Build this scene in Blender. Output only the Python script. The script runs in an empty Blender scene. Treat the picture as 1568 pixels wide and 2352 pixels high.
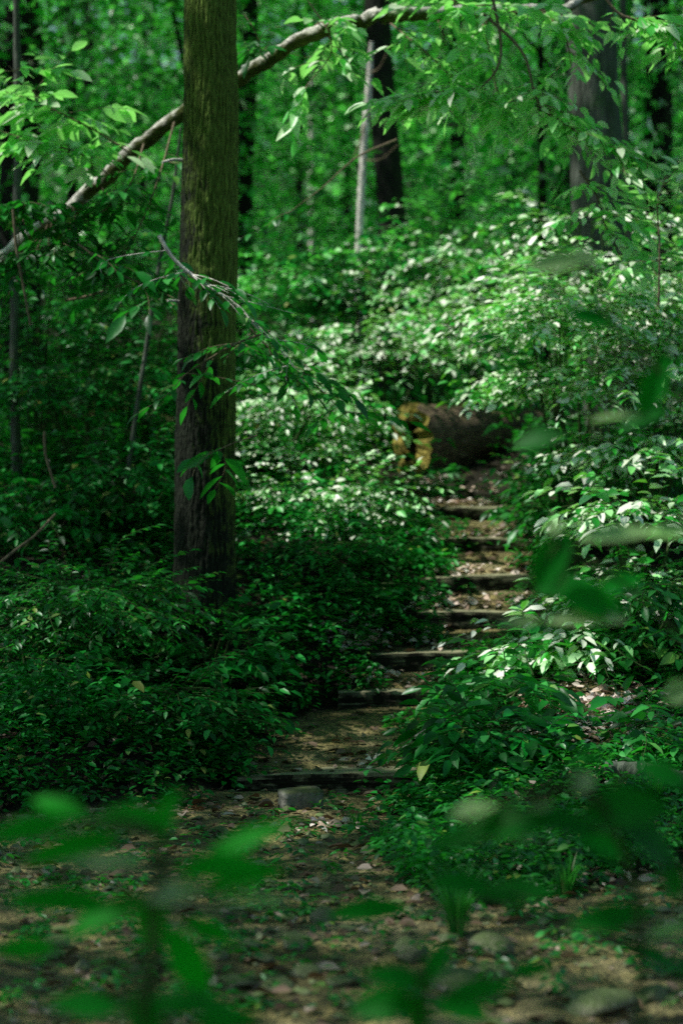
import bpy, math, random
import numpy as np
from mathutils import Vector, noise as mn

R = np.random.default_rng(11)
random.seed(5)
SC = bpy.context.scene
COL = SC.collection

# ------------------------------------------------------------------ camera model
F = 5500.0
CAMZ = 1.5
PITCH = math.atan(176 / F)
FWD = np.array([0, math.cos(PITCH), -math.sin(PITCH)])
UP = np.array([0, math.sin(PITCH), math.cos(PITCH)])
RT = np.array([1.0, 0, 0])
CAM = np.array([0, 0, CAMZ])

def P(px, py, d):
    return CAM + d * (FWD + (px - 784) / F * RT + (1176 - py) / F * UP)

# ------------------------------------------------------------------ terrain
def smooth(a, b, x):
    t = np.clip((x - a) / (b - a), 0, 1)
    return t * t * (3 - 2 * t)

PY = [-20, 6, 9.7, 10.05, 10.5, 11.4, 11.66, 12.1, 12.5, 13.3, 14.0, 15, 18, 25, 40, 70, 160]
PZ = [0, 0, .0, .06, .13, .24, .38, .56, .72, .9, 1.06, 1.25, 1.62, 2.4, 4.4, 10, 26]
CY = [0, 8.5, 9.4, 10, 10.8, 11.4, 11.66, 12.1, 12.5, 13.3, 14, 15, 16]
CX = [-.6, -.35, -.2, -.04, .0, .24, .40, .66, .72, .80, .70, .5, .1]
# (front y, top z, centre x, half width, yaw)
STEPS = [(10.0, .085, .06, .50, .00), (11.4, .275, .34, .36, .05), (11.68, .44, .50, .36, .06),
         (12.12, .605, .72, .34, .05), (12.55, .765, .78, .34, .04), (13.3, .925, .86, .32, .03), (14.0, 1.08, .72, .26, .01)]

def wob(x, y):
    return (.022 * np.sin(2.1 * x + 1.3 * y + .5) * np.sin(1.7 * y - .8 * x) + .012 * np.sin(5.3 * x - 3.1 * y)
            * np.sin(4.7 * y + 2.2 * x + 1) + .005 * np.sin(13.3 * x + 6 * y) * np.sin(11.7 * y - 5 * x))

def terrain(x, y):
    x = np.asarray(x, float); y = np.asarray(y, float)
    z = np.interp(y, PY, PZ)
    near = smooth(24, 15, y)
    cx = np.interp(y, CY, CX)
    off = x - cx
    # banks either side of the trail
    z = z + near * .16 * smooth(.35, 1.1, off) * smooth(8.2, 10, y)
    z = z + .06 * smooth(.2, .7, x - .2) * smooth(7.0, 8.2, y) * near
    z = z + near * .13 * smooth(-.45, -1.0, off) * smooth(9.3, 9.9, y)
    # terraces behind each timber
    w = smooth(.55, .38, np.abs(off)) * smooth(9.85, 9.98, y) * smooth(15, 14.4, y)
    st = np.full_like(z, 0.0)
    ys = [s[0] + .06 for s in STEPS]; zs = [s[1] - .012 for s in STEPS]
    st = np.where(y < ys[0], 0.0, st)
    for i in range(len(STEPS)):
        y1 = ys[i + 1] if i + 1 < len(STEPS) else 15.0
        z1 = (zs[i + 1] - .055) if i + 1 < len(STEPS) else 1.24
        t = np.clip((y - ys[i]) / (y1 - ys[i]), 0, 1)
        st = np.where((y >= ys[i]), zs[i] + np.maximum(z1 - zs[i], 0) * t, st)
    z = z * (1 - w) + st * w
    return z + wob(x, y) * (1 - .7 * w)

def tz(x, y):
    return float(terrain(np.array([x]), np.array([y]))[0])

def G(px, py):
    """ground point seen at a pixel"""
    d = FWD + (px - 784) / F * RT + (1176 - py) / F * UP
    t = 4.0
    while t < 80:
        p = CAM + d * t
        if p[2] < tz(p[0], p[1]): return p
        t += .02
    return CAM + d * 80

# ------------------------------------------------------------------ mesh helpers
def mesh_np(name, verts, faces_list, smooth_shade=True):
    """faces_list: list of (n,k) int arrays"""
    me = bpy.data.meshes.new(name)
    verts = np.asarray(verts, np.float32)
    me.vertices.add(len(verts)); me.vertices.foreach_set('co', verts.ravel())
    tot = sum(f.size for f in faces_list); npoly = sum(len(f) for f in faces_list)
    me.loops.add(tot); me.polygons.add(npoly)
    li = np.concatenate([f.ravel() for f in faces_list]).astype(np.int32)
    ks = np.concatenate([np.full(len(f), f.shape[1]) for f in faces_list])
    ls = np.concatenate([[0], np.cumsum(ks)[:-1]]).astype(np.int32)
    me.loops.foreach_set('vertex_index', li)
    me.polygons.foreach_set('loop_start', ls)
    me.update(calc_edges=True)
    me.polygons.foreach_set('use_smooth', np.full(npoly, smooth_shade))
    me.validate()
    return me

def link(name, me, m, parent=None, loc=None):
    o = bpy.data.objects.new(name, me)
    COL.objects.link(o)
    if m is not None and me is not None and not me.materials: me.materials.append(m)
    if loc is not None: o.location = loc
    if parent is not None: o.parent = parent
    return o

def tag(o, label=None, cat=None, group=None, kind=None):
    if label: o['label'] = label
    if cat: o['category'] = cat
    if group: o['group'] = group
    if kind: o['kind'] = kind
    return o

def empty(name, loc, label, cat, group=None):
    o = bpy.data.objects.new(name, None); COL.objects.link(o)
    o.empty_display_size = .1
    o.location = loc
    return tag(o, label, cat, group)

class MB:
    def __init__(s): s.v = []; s.f = {}; s.n = 0
    def add(s, v, f):
        f = np.asarray(f)
        s.f.setdefault(f.shape[1], []).append(f + s.n)
        s.v.append(np.asarray(v, float)); s.n += len(v)
    def tube(s, pts, rad, n=7, cap=True, rough=0.0, seed=0):
        pts = np.asarray(pts, float); k = len(pts)
        rad = np.broadcast_to(np.asarray(rad, float), (k,))
        t = np.gradient(pts, axis=0); t /= np.linalg.norm(t, axis=1)[:, None] + 1e-9
        ref = np.array([1.0, 0, 0]) if abs(t[0][0]) < .8 else np.array([0, 1.0, 0])
        a = np.linspace(0, 2 * np.pi, n, endpoint=False)
        u = ref - (t @ ref)[:, None] * t; u /= np.linalg.norm(u, axis=1)[:, None] + 1e-9
        w = np.cross(t, u)
        ring = np.cos(a)[None, :, None] * u[:, None, :] + np.sin(a)[None, :, None] * w[:, None, :]
        rr = rad[:, None] * np.ones(n)[None, :]
        if rough:
            g = np.random.default_rng(seed)
            rr = rr * (1 + rough * g.normal(size=rr.shape))
        v = (pts[:, None, :] + ring * rr[:, :, None]).reshape(-1, 3)
        i = np.arange(k - 1)[:, None] * n; j = np.arange(n)[None, :]; j2 = (j + 1) % n
        f = np.stack([i + j, i + j2, i + n + j2, i + n + j], -1).reshape(-1, 4)
        s.add(v, f)
        if cap:
            for r0, c in ((0, pts[0]), (k - 1, pts[-1])):
                rv = v[r0 * n:(r0 + 1) * n]
                jj = np.arange(n)
                tri = np.stack([jj, (jj + 1) % n, np.full(n, n)], -1)
                s.add(np.vstack([rv, c]), tri if r0 else tri[:, ::-1])
    def build(s, name, m, parent=None, loc=None, smooth_shade=True):
        v = np.concatenate(s.v)
        if loc is not None: v = v - np.asarray(loc)
        fl = [np.concatenate(x) for x in s.f.values()]
        return link(name, mesh_np(name, v, fl, smooth_shade), m, parent)

def spline(pts, n):
    """Catmull-Rom through points (any dimension)"""
    p = np.asarray(pts, float)
    p = np.vstack([2 * p[0] - p[1], p, 2 * p[-1] - p[-2]])
    out = []
    segs = len(p) - 3
    for u in np.linspace(0, segs - 1e-6, n):
        i = int(u); t = u - i
        a, b, c, d = p[i:i + 4]
        out.append(.5 * (2 * b + (c - a) * t + (2 * a - 5 * b + 4 * c - d) * t * t + (3 * b - a - 3 * c + d) * t ** 3))
    return np.array(out)

def nz(v): return v / (np.linalg.norm(v, axis=-1, keepdims=True) + 1e-9)

class Leaves:
    """many single leaf blades gathered into one foliage mesh"""
    def __init__(s): s.p = []; s.d = []; s.n = []; s.l = []; s.w = []; s.c = []
    def add(s, p, d, n, l, w, c=.15):
        p = np.atleast_2d(p); k = len(p)
        s.p.append(p); s.d.append(np.broadcast_to(d, (k, 3))); s.n.append(np.broadcast_to(n, (k, 3)))
        s.l.append(np.broadcast_to(l, (k,))); s.w.append(np.broadcast_to(w, (k,))); s.c.append(np.broadcast_to(c, (k,)))
    def count(s): return sum(len(x) for x in s.p)
    def mesh(s, name, detail=2, loc=None, fold=.18):
        p = np.concatenate(s.p); d = nz(np.concatenate(s.d)); n = np.concatenate(s.n)
        l = np.concatenate(s.l)[:, None]; w = np.concatenate(s.w)[:, None]; c = np.concatenate(s.c)[:, None]
        if loc is not None: p = p - np.asarray(loc)
        n = nz(n - (n * d).sum(1, keepdims=True) * d)
        sd = np.cross(d, n)
        k = len(p)
        if detail == 1:
            V = np.stack([p, p + d * l * .45 + sd * w * .5 + n * w * fold, p + d * l - n * c * l, p + d * l * .45 - sd * w * .5 + n * w * fold], 1).reshape(-1, 3)
            b = np.arange(k)[:, None] * 4
            f = np.concatenate([b + [0, 1, 2], b + [0, 2, 3]])
            return mesh_np(name, V, [f], False)
        rows = [(.22, .72), (.5, 1.0), (.78, .62)] if detail == 3 else [(.3, .92), (.68, .8)]
        vs = [p]
        tw = .12 * np.sin(p[:, :1] * 91 + p[:, 1:2] * 57)
        for t, ww in rows:
            m = p + d * l * t - n * c * l * t * t
            e = n * w * fold * ww
            vs += [m + sd * w * .5 * ww + e + n * w * tw, m, m - sd * w * .5 * ww + e - n * w * tw]
        vs.append(p + d * l - n * c * l)
        V = np.stack(vs, 1); q = V.shape[1]; V = V.reshape(-1, 3)
        b = np.arange(k)[:, None] * q
        tri = [b + [0, 1, 2], b + [0, 2, 3]]; quad = []
        for r in range(len(rows) - 1):
            a0 = 1 + 3 * r
            quad += [b + [a0, a0 + 3, a0 + 4, a0 + 1], b + [a0 + 1, a0 + 4, a0 + 5, a0 + 2]]
        a0 = 1 + 3 * (len(rows) - 1)
        tri += [b + [a0, q - 1, a0 + 1], b + [a0 + 1, q - 1, a0 + 2]]
        return mesh_np(name, V, [np.concatenate(tri), np.concatenate(quad)], True)
    def build(s, name, m, parent=None, loc=None, detail=2, fold=.18):
        return link(name, s.mesh(name, detail, loc, fold), m, parent)

# ------------------------------------------------------------------ materials
def new_mat(name):
    m = bpy.data.materials.new(name); m.use_nodes = True
    nt = m.node_tree; nt.nodes.clear()
    out = nt.nodes.new('ShaderNodeOutputMaterial')
    return m, nt, out

def ramp(nt, stops, interp='LINEAR'):
    r = nt.nodes.new('ShaderNodeValToRGB'); cr = r.color_ramp; cr.interpolation = interp
    while len(cr.elements) < len(stops): cr.elements.new(.5)
    for e, (p, c) in zip(cr.elements, stops): e.position = p; e.color = (*c, 1)
    return r

def leaf_mat(name, stops, trans, tmix=.42, rough=.38, spec=.5, vary=(.55, 1.4), ior=1.5):
    m, nt, out = new_mat(name); L = nt.links.new
    geo = nt.nodes.new('ShaderNodeNewGeometry')
    r = ramp(nt, stops); L(geo.outputs['Random Per Island'], r.inputs[0])
    tc = nt.nodes.new('ShaderNodeTexCoord')
    no = nt.nodes.new('ShaderNodeTexNoise'); no.inputs['Scale'].default_value = 1.6; no.inputs['Detail'].default_value = 3
    L(tc.outputs['Object'], no.inputs['Vector'])
    mr = nt.nodes.new('ShaderNodeMapRange'); mr.inputs[1].default_value = .3; mr.inputs[2].default_value = .7
    mr.inputs[3].default_value = vary[0]; mr.inputs[4].default_value = vary[1]
    L(no.outputs[0], mr.inputs[0])
    mul = nt.nodes.new('ShaderNodeVectorMath'); mul.operation = 'SCALE'
    L(r.outputs[0], mul.inputs[0]); L(mr.outputs[0], mul.inputs['Scale'])
    n2 = nt.nodes.new('ShaderNodeTexNoise'); n2.inputs['Scale'].default_value = 60; n2.inputs['Detail'].default_value = 2
    L(tc.outputs['Object'], n2.inputs['Vector'])
    bu = nt.nodes.new('ShaderNodeBump'); bu.inputs['Strength'].default_value = .25; bu.inputs['Distance'].default_value = .004
    L(n2.outputs[0], bu.inputs['Height'])
    pb = nt.nodes.new('ShaderNodeBsdfPrincipled')
    L(mul.outputs[0], pb.inputs['Base Color']); pb.inputs['Roughness'].default_value = rough
    pb.inputs['Specular IOR Level'].default_value = spec
    pb.inputs['IOR'].default_value = ior
    L(bu.outputs[0], pb.inputs['Normal'])
    tb = nt.nodes.new('ShaderNodeBsdfTranslucent')
    t2 = nt.nodes.new('ShaderNodeVectorMath'); t2.operation = 'SCALE'; t2.inputs[0].default_value = trans
    L(mr.outputs[0], t2.inputs['Scale'])
    L(t2.outputs[0], tb.inputs['Color'])
    mx = nt.nodes.new('ShaderNodeMixShader'); mx.inputs[0].default_value = tmix
    L(pb.outputs[0], mx.inputs[1]); L(tb.outputs[0], mx.inputs[2]); L(mx.outputs[0], out.inputs[0])
    return m

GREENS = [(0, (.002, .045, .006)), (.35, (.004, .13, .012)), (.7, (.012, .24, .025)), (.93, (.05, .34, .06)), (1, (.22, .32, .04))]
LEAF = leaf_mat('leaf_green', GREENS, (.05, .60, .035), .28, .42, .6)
LEAF_BRIGHT = leaf_mat('leaf_sunlit_pale', [(0, (.004, .24, .012)), (.24, (.02, .46, .03)), (.36, (.42, .94, .34)), (.66, (.92, 1, .76)), (1, (1, 1, .88))],
                       (.28, 1, .05), .2, .42, .8, (.85, 1.15), 1.5)  # near-white stops put sunlight into the leaf colour
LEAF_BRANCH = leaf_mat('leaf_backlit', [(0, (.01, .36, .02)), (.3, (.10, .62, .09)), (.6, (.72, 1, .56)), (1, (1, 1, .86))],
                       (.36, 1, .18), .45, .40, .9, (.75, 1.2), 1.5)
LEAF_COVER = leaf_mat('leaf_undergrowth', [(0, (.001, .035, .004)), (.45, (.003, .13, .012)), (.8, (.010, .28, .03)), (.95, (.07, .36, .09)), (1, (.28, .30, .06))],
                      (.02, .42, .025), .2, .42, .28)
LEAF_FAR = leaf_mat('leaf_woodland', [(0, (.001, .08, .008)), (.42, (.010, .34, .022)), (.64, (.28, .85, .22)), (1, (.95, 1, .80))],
                    (.16, 1, .08), .35, .42, .8, (.12, 1.8), 1.5)  # pale stops and wide clump range paint sun discs and dark gaps
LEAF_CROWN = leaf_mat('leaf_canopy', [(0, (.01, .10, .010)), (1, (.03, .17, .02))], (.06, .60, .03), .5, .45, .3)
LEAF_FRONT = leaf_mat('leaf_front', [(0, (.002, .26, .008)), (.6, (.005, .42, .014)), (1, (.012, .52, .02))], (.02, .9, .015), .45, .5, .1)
LEAF_FRONT_DARK = leaf_mat('leaf_front_dark', [(0, (.001, .13, .006)), (1, (.003, .22, .012))], (.01, .48, .01), .4, .5, .15)  # shaded copy of the front leaf, shade put into its colour
LEAF_FRONT_PALE = leaf_mat('leaf_front_pale', [(0, (.22, .50, .12)), (1, (.45, .62, .28))], (.4, .8, .12), .4, .4, .8)  # whitish copy of the front leaf, painted glints and sunlit blades
GRASS = leaf_mat('grass_blade', [(0, (.006, .15, .014)), (.8, (.03, .24, .04)), (1, (.25, .25, .08))], (.08, .6, .05), .4, .45, .4)
LITTER = leaf_mat('dead_leaf', [(0, (.06, .035, .02)), (.4, (.16, .10, .06)), (.8, (.30, .21, .15)), (1, (.45, .36, .30))], (.2, .12, .05), .12, .6, .3)
LITTER_PALE = leaf_mat('sun_pale_dead_leaf', [(0, (.40, .26, .16)), (.4, (.80, .62, .50)), (1, (.96, .86, .78))], (.4, .26, .16), .08, .6, .3, (.8, 1.15))  # high stops paint sunlight onto the litter drifts

def bark_mat(name, base, moss_or_shading, moss_or_shading_amt=.5, scale=(26, 26, 5), bump=.9, moss_or_shading_dir=(1, -.2, 0), zfade=None, dist=.02, point=False):
    m, nt, out = new_mat(name); L = nt.links.new
    tc = nt.nodes.new('ShaderNodeTexCoord')
    mp = nt.nodes.new('ShaderNodeMapping'); mp.inputs['Scale'].default_value = scale
    L(tc.outputs['Object'], mp.inputs[0])
    no = nt.nodes.new('ShaderNodeTexNoise'); no.inputs['Scale'].default_value = 1; no.inputs['Detail'].default_value = 6; no.inputs['Roughness'].default_value = .65
    L(mp.outputs[0], no.inputs['Vector'])
    vo = nt.nodes.new('ShaderNodeTexVoronoi'); vo.feature = 'DISTANCE_TO_EDGE'; vo.inputs['Scale'].default_value = 1.0
    ad = nt.nodes.new('ShaderNodeVectorMath'); ad.operation = 'ADD'
    L(mp.outputs[0], ad.inputs[0]); L(no.outputs['Color'], ad.inputs[1]); L(ad.outputs[0], vo.inputs['Vector'])
    cr = ramp(nt, [(.3, tuple(.35 * c for c in base)), (.55, base), (.75, tuple(1.6 * c for c in base))])
    L(no.outputs[0], cr.inputs[0])
    # moss colour goes where noise and facing direction agree
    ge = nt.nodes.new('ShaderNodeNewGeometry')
    dt = nt.nodes.new('ShaderNodeVectorMath'); dt.operation = 'DOT_PRODUCT'; dt.inputs[1].default_value = moss_or_shading_dir
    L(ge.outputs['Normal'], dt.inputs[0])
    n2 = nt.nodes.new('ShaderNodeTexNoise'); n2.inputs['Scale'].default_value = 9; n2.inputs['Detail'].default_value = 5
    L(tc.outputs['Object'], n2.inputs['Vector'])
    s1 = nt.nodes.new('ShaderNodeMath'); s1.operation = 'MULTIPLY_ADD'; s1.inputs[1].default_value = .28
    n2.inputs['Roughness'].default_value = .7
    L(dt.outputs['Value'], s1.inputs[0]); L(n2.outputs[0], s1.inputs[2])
    val = s1.outputs[0]
    if zfade:  # second colour fades out downward, painting shade toward the base
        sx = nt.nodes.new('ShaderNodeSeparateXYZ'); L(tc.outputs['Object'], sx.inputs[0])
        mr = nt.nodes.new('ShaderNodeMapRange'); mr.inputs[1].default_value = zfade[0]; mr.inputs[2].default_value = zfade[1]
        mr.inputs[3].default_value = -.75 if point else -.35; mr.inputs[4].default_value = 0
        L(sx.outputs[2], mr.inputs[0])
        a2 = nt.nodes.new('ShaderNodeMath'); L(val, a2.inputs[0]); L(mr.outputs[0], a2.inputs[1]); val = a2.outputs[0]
    m2 = nt.nodes.new('ShaderNodeMapRange'); m2.inputs[1].default_value = .8 - moss_or_shading_amt; m2.inputs[2].default_value = 1.05 - moss_or_shading_amt
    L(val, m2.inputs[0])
    mc = ramp(nt, [(.3, tuple(.45 * c for c in moss_or_shading)), (.7, tuple(1.3 * c for c in moss_or_shading))]); L(no.outputs[0], mc.inputs[0])
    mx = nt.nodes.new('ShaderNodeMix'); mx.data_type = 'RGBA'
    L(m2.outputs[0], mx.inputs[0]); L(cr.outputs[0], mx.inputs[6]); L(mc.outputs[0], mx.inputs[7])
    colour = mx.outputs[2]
    if point:
        pr = ramp(nt, [(.42, (.12, .12, .12)), (.5, (.9, .9, .9)), (.57, (1.7, 1.7, 1.7))]); L(ge.outputs['Pointiness'], pr.inputs[0])
        pm = nt.nodes.new('ShaderNodeMix'); pm.data_type = 'RGBA'; pm.blend_type = 'MULTIPLY'; pm.inputs[0].default_value = 1
        L(colour, pm.inputs[6]); L(pr.outputs[0], pm.inputs[7]); colour = pm.outputs[2]
    hm = nt.nodes.new('ShaderNodeMath'); hm.operation = 'MULTIPLY_ADD'; hm.inputs[1].default_value = 1.2
    L(vo.outputs['Distance'], hm.inputs[0]); L(no.outputs[0], hm.inputs[2])
    bu = nt.nodes.new('ShaderNodeBump'); bu.inputs['Strength'].default_value = bump; bu.inputs['Distance'].default_value = dist
    L(hm.outputs[0], bu.inputs['Height'])
    pb = nt.nodes.new('ShaderNodeBsdfPrincipled'); pb.inputs['Roughness'].default_value = .9; pb.inputs['Specular IOR Level'].default_value = .2
    L(colour, pb.inputs['Base Color']); L(bu.outputs[0], pb.inputs['Normal'])
    L(pb.outputs[0], out.inputs[0])
    return m

BARK_MAIN = bark_mat('bark_mossy_shaded', (.019, .026, .014), (.135, .215, .034), .84, (55, 55, 16), 1, (1, -.2, 0), (.3, 3.3), point=True)  # mossy green above; near-black base colour paints the lower trunk's shade
BARK_DARK = bark_mat('bark_dark', (.016, .018, .013), (.02, .04, .01), .25)
BARK_GREY = bark_mat('bark_grey', (.11, .125, .10), (.06, .11, .05), .3)
BARK_PALE = bark_mat('bark_pale', (.85, .78, .72), (.2, .22, .1), .08, (40, 40, 12), .6)
BARK_ARCH = bark_mat('bark_arch', (.74, .70, .62), (.07, .09, .015), .40, (30, 30, 30), .8, (0, -.5, -1))  # pale top and dark mossy underside carry painted sun shading
TWIG = bark_mat('twig_bark', (.22, .17, .11), (.1, .12, .03), .15, (60, 60, 30), .4, dist=.004)
TWIG_GREEN = bark_mat('green_stem', (.05, .09, .025), (.04, .1, .02), .3, (60, 60, 30), .3, dist=.003)
LOGM = bark_mat('rotting_log_bark', (.17, .125, .08), (.12, .13, .02), .28, (9, 22, 22), 1, (-1, -.3, .4), dist=.03)
LOGIN = bark_mat('rotten_heartwood', (.36, .29, .065), (.035, .028, .01), .38, (14, 14, 14), 1, (1, 0, 0), dist=.03)
TIMBER = bark_mat('weathered_shaded_timber', (.016, .015, .008), (.30, .29, .17), .31, (5, 60, 60), .8, (0, 0, 1), dist=.008)  # weathered tops painted as lit, fronts near black as painted shadow
STONE = bark_mat('creek_stone', (.30, .30, .20), (.12, .17, .06), .30, (14, 14, 14), .5, (0, 0, 1), dist=.01)
BLOCKM = bark_mat('old_block', (.22, .22, .185), (.07, .09, .035), .3, (20, 20, 20), .6, (0, 0, 1), dist=.01)

def ground_mat():
    m, nt, out = new_mat('forest_floor'); L = nt.links.new
    tc = nt.nodes.new('ShaderNodeTexCoord')
    n1 = nt.nodes.new('ShaderNodeTexNoise'); n1.inputs['Scale'].default_value = 1.3; n1.inputs['Detail'].default_value = 8; n1.inputs['Roughness'].default_value = .6
    n2 = nt.nodes.new('ShaderNodeTexNoise'); n2.inputs['Scale'].default_value = 26; n2.inputs['Detail'].default_value = 7; n2.inputs['Roughness'].default_value = .7
    vo = nt.nodes.new('ShaderNodeTexVoronoi'); vo.inputs['Scale'].default_value = 55
    v2 = nt.nodes.new('ShaderNodeTexVoronoi'); v2.inputs['Scale'].default_value = 24
    for n in (n1, n2, vo, v2): L(tc.outputs['Object'], n.inputs['Vector'])
    c1 = ramp(nt, [(.3, (.13, .118, .046)), (.5, (.25, .222, .098)), (.68, (.42, .365, .22))]); L(n1.outputs[0], c1.inputs[0])
    c2 = ramp(nt, [(.25, (.25, .25, .25)), (.55, (1, 1, 1)), (.8, (1.9, 1.8, 1.7))]); L(n2.outputs[0], c2.inputs[0])
    mu = nt.nodes.new('ShaderNodeMix'); mu.data_type = 'RGBA'; mu.blend_type = 'MULTIPLY'; mu.inputs[0].default_value = 1
    L(c1.outputs[0], mu.inputs[6]); L(c2.outputs[0], mu.inputs[7])
    c3 = ramp(nt, [(0, (.45, .45, .45)), (.6, (1, 1, 1)), (1, (1.8, 1.6, 1.4))]); L(v2.outputs['Color'], c3.inputs[0])
    m2 = nt.nodes.new('ShaderNodeMix'); m2.data_type = 'RGBA'; m2.blend_type = 'MULTIPLY'; m2.inputs[0].default_value = .8
    L(mu.outputs[2], m2.inputs[6]); L(c3.outputs[0], m2.inputs[7])
    ha = nt.nodes.new('ShaderNodeMath'); ha.operation = 'MULTIPLY_ADD'; ha.inputs[1].default_value = -.5
    L(vo.outputs['Distance'], ha.inputs[0]); L(n2.outputs[0], ha.inputs[2])
    bu = nt.nodes.new('ShaderNodeBump'); bu.inputs['Strength'].default_value = 1; bu.inputs['Distance'].default_value = .06
    L(ha.outputs[0], bu.inputs['Height'])
    pb = nt.nodes.new('ShaderNodeBsdfPrincipled'); pb.inputs['Roughness'].default_value = .8; pb.inputs['Specular IOR Level'].default_value = .3
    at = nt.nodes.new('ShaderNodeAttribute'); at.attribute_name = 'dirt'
    dr = ramp(nt, [(.0, (.13, .12, .11)), (.6, (1.35, 1.33, 1.2))]); L(at.outputs['Fac'], dr.inputs[0])  # dark humus under plants and log, deepened to paint in the shade there
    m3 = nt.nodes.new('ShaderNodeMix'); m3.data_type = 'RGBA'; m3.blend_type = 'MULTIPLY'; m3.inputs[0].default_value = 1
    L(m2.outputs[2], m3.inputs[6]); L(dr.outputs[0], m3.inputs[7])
    L(m3.outputs[2], pb.inputs['Base Color']); L(bu.outputs[0], pb.inputs['Normal']); L(pb.outputs[0], out.inputs[0])
    return m

# ------------------------------------------------------------------ ground
def make_ground():
    xs = np.concatenate([np.linspace(-120, -6, 40), np.linspace(-5.9, -2.5, 24), np.linspace(-2.46, 2.46, 150), np.linspace(2.5, 5.9, 24), np.linspace(6, 120, 40)])
    ys = np.concatenate([np.linspace(-30, 4, 12), np.linspace(4.3, 6.5, 20), np.linspace(6.53, 15, 300), np.linspace(15.2, 30, 50), np.linspace(31, 160, 60)])
    X, Y = np.meshgrid(xs, ys)
    Z = terrain(X, Y)
    V = np.stack([X, Y, Z], -1).reshape(-1, 3)
    nx, ny = len(xs), len(ys)
    i = np.arange(ny - 1)[:, None] * nx; j = np.arange(nx - 1)[None, :]
    f = np.stack([i + j, i + j + 1, i + nx + j + 1, i + nx + j], -1).reshape(-1, 4)
    me = mesh_np('ground', V, [f])
    x, y = V[:, 0], V[:, 1]
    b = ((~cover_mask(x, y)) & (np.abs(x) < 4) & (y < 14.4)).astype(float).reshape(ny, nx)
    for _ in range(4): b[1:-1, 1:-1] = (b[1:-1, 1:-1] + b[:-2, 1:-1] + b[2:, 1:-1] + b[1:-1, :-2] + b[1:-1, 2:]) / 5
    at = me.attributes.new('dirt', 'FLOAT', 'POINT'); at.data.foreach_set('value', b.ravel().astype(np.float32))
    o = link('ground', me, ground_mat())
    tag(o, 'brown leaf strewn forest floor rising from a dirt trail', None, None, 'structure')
# ------------------------------------------------------------------ sun
EL, AZ = math.radians(57), math.radians(-94)      # sun high, ahead and to the left
S = np.array([math.sin(AZ) * math.cos(EL), math.cos(AZ) * math.cos(EL), math.sin(EL)])

# ------------------------------------------------------------------ trees
def trunk_mb(pts, rads, n=16, k=30, bumpy=.03, flare=0, seed=1):
    p = spline(pts, k); r = np.interp(np.linspace(0, 1, k), np.linspace(0, 1, len(rads)), rads)
    mb = MB(); mb.tube(p, r, n, True, bumpy, seed)
    return mb, p

TREES = []        # (root, (x, y), crown label)
def tree(name, label, px0, py0, px1, py1, wpx, d, m, top=9.0, n=16, group=None, gone=None, cat='tree', crown=True, lean=0):
    """trunk through two pixels at depth d, from the ground up to height top"""
    a, b = P(px0, py0, d), P(px1, py1, d)
    sl = (b - a) / (b[2] - a[2])
    x0 = a + sl * (tz(a[0], a[1]) - .1 - a[2]); x1 = a + sl * (top - a[2])
    g = np.random.default_rng(int(px0 * 7 + wpx))
    r = wpx / F * d / 2
    pts = [x0 + (x1 - x0) * t + np.array([g.normal() * r * .35, g.normal() * r * .35, 0]) * (0 < t < 1) for t in np.linspace(0, 1, 7)]
    root = empty(name, x0, label, cat, group)
    mb, p = trunk_mb(pts, [r * 1.45, r * 1.08, r, r * .95, r * .85, r * .7, r * .45], n, 40, .03, seed=int(px0))
    mb.build('trunk', m, root, x0)
    if crown: TREES.append((root, x1, r))
    return root

# main tree, modelled with deep bark ridges
def main_tree():
    d = 11.8
    ax = [(470, 1500), (470, 1400), (471, 1150), (473, 900), (476, 690), (483, 300), (483, 0), (486, -400), (480, -1100), (500, -2100)]
    wd = [178, 152, 141, 137, 137, 129, 124, 122, 112, 70]
    pts = np.array([P(x, y, d) for x, y in ax]); rad = np.array(wd) / F * d / 2
    k, n = 800, 150
    q = spline(np.hstack([pts, rad[:, None]]), k); p = q[:, :3]; r = q[:, 3]
    a = np.linspace(0, 2 * np.pi, n, endpoint=False)
    V = np.zeros((k, n, 3))
    for i in range(k):
        z = p[i, 2]
        for j in range(n):
            ca, sa = math.cos(a[j]), math.sin(a[j])
            s = mn.noise((ca * 5, sa * 5, z * 5)) * .9
            r1 = 1 - abs(mn.noise((ca * 6.5 + .5 * s, sa * 6.5 + .5 * s, z * 3.6))) * 2.2
            r2 = 1 - abs(mn.noise((ca * 13 + s, sa * 13, z * 9 + 5))) * 2.2
            rr = r[i] * (1 - .045 * max(0, r1) ** 2 - .04 * max(0, r2) ** 2 + .02 * s + .045 * mn.noise((ca * 1.6, sa * 1.6, z * 1.6)))
            fl = max(0, 1 - (z - pts[0][2]) / .45)
            rr *= 1 + .22 * fl * fl * (1 + .6 * math.sin(a[j] * 5 + 1))
            V[i, j] = (p[i, 0] + ca * rr, p[i, 1] + sa * rr, z)
    base = np.array([pts[0][0], pts[0][1], tz(pts[0][0], pts[0][1])])
    root = empty('mossy_tree', base, 'large mossy trunk standing alone in front, left of the timber steps', 'tree')
    ii = np.arange(k - 1)[:, None] * n; j = np.arange(n)[None, :]; j2 = (j + 1) % n
    f = np.stack([ii + j, ii + j2, ii + n + j2, ii + n + j], -1).reshape(-1, 4)
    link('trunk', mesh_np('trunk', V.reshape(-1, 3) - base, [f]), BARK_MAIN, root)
    # short bare twigs on its left side
    for (x0, y0, x1, y1) in [(425, 368, 372, 372), (424, 700, 385, 690)]:
        mb = MB(); mb.tube(spline([P(x0, y0, d), P((x0 + x1) / 2, (y0 + y1) / 2 - 4, d - .05), P(x1, y1, d - .1)], 8), np.linspace(.011, .005, 8), 6)
        mb.build('dead_twig', BARK_PALE, root, base)
    TREES.append((root, pts[-1], .1))
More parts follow.
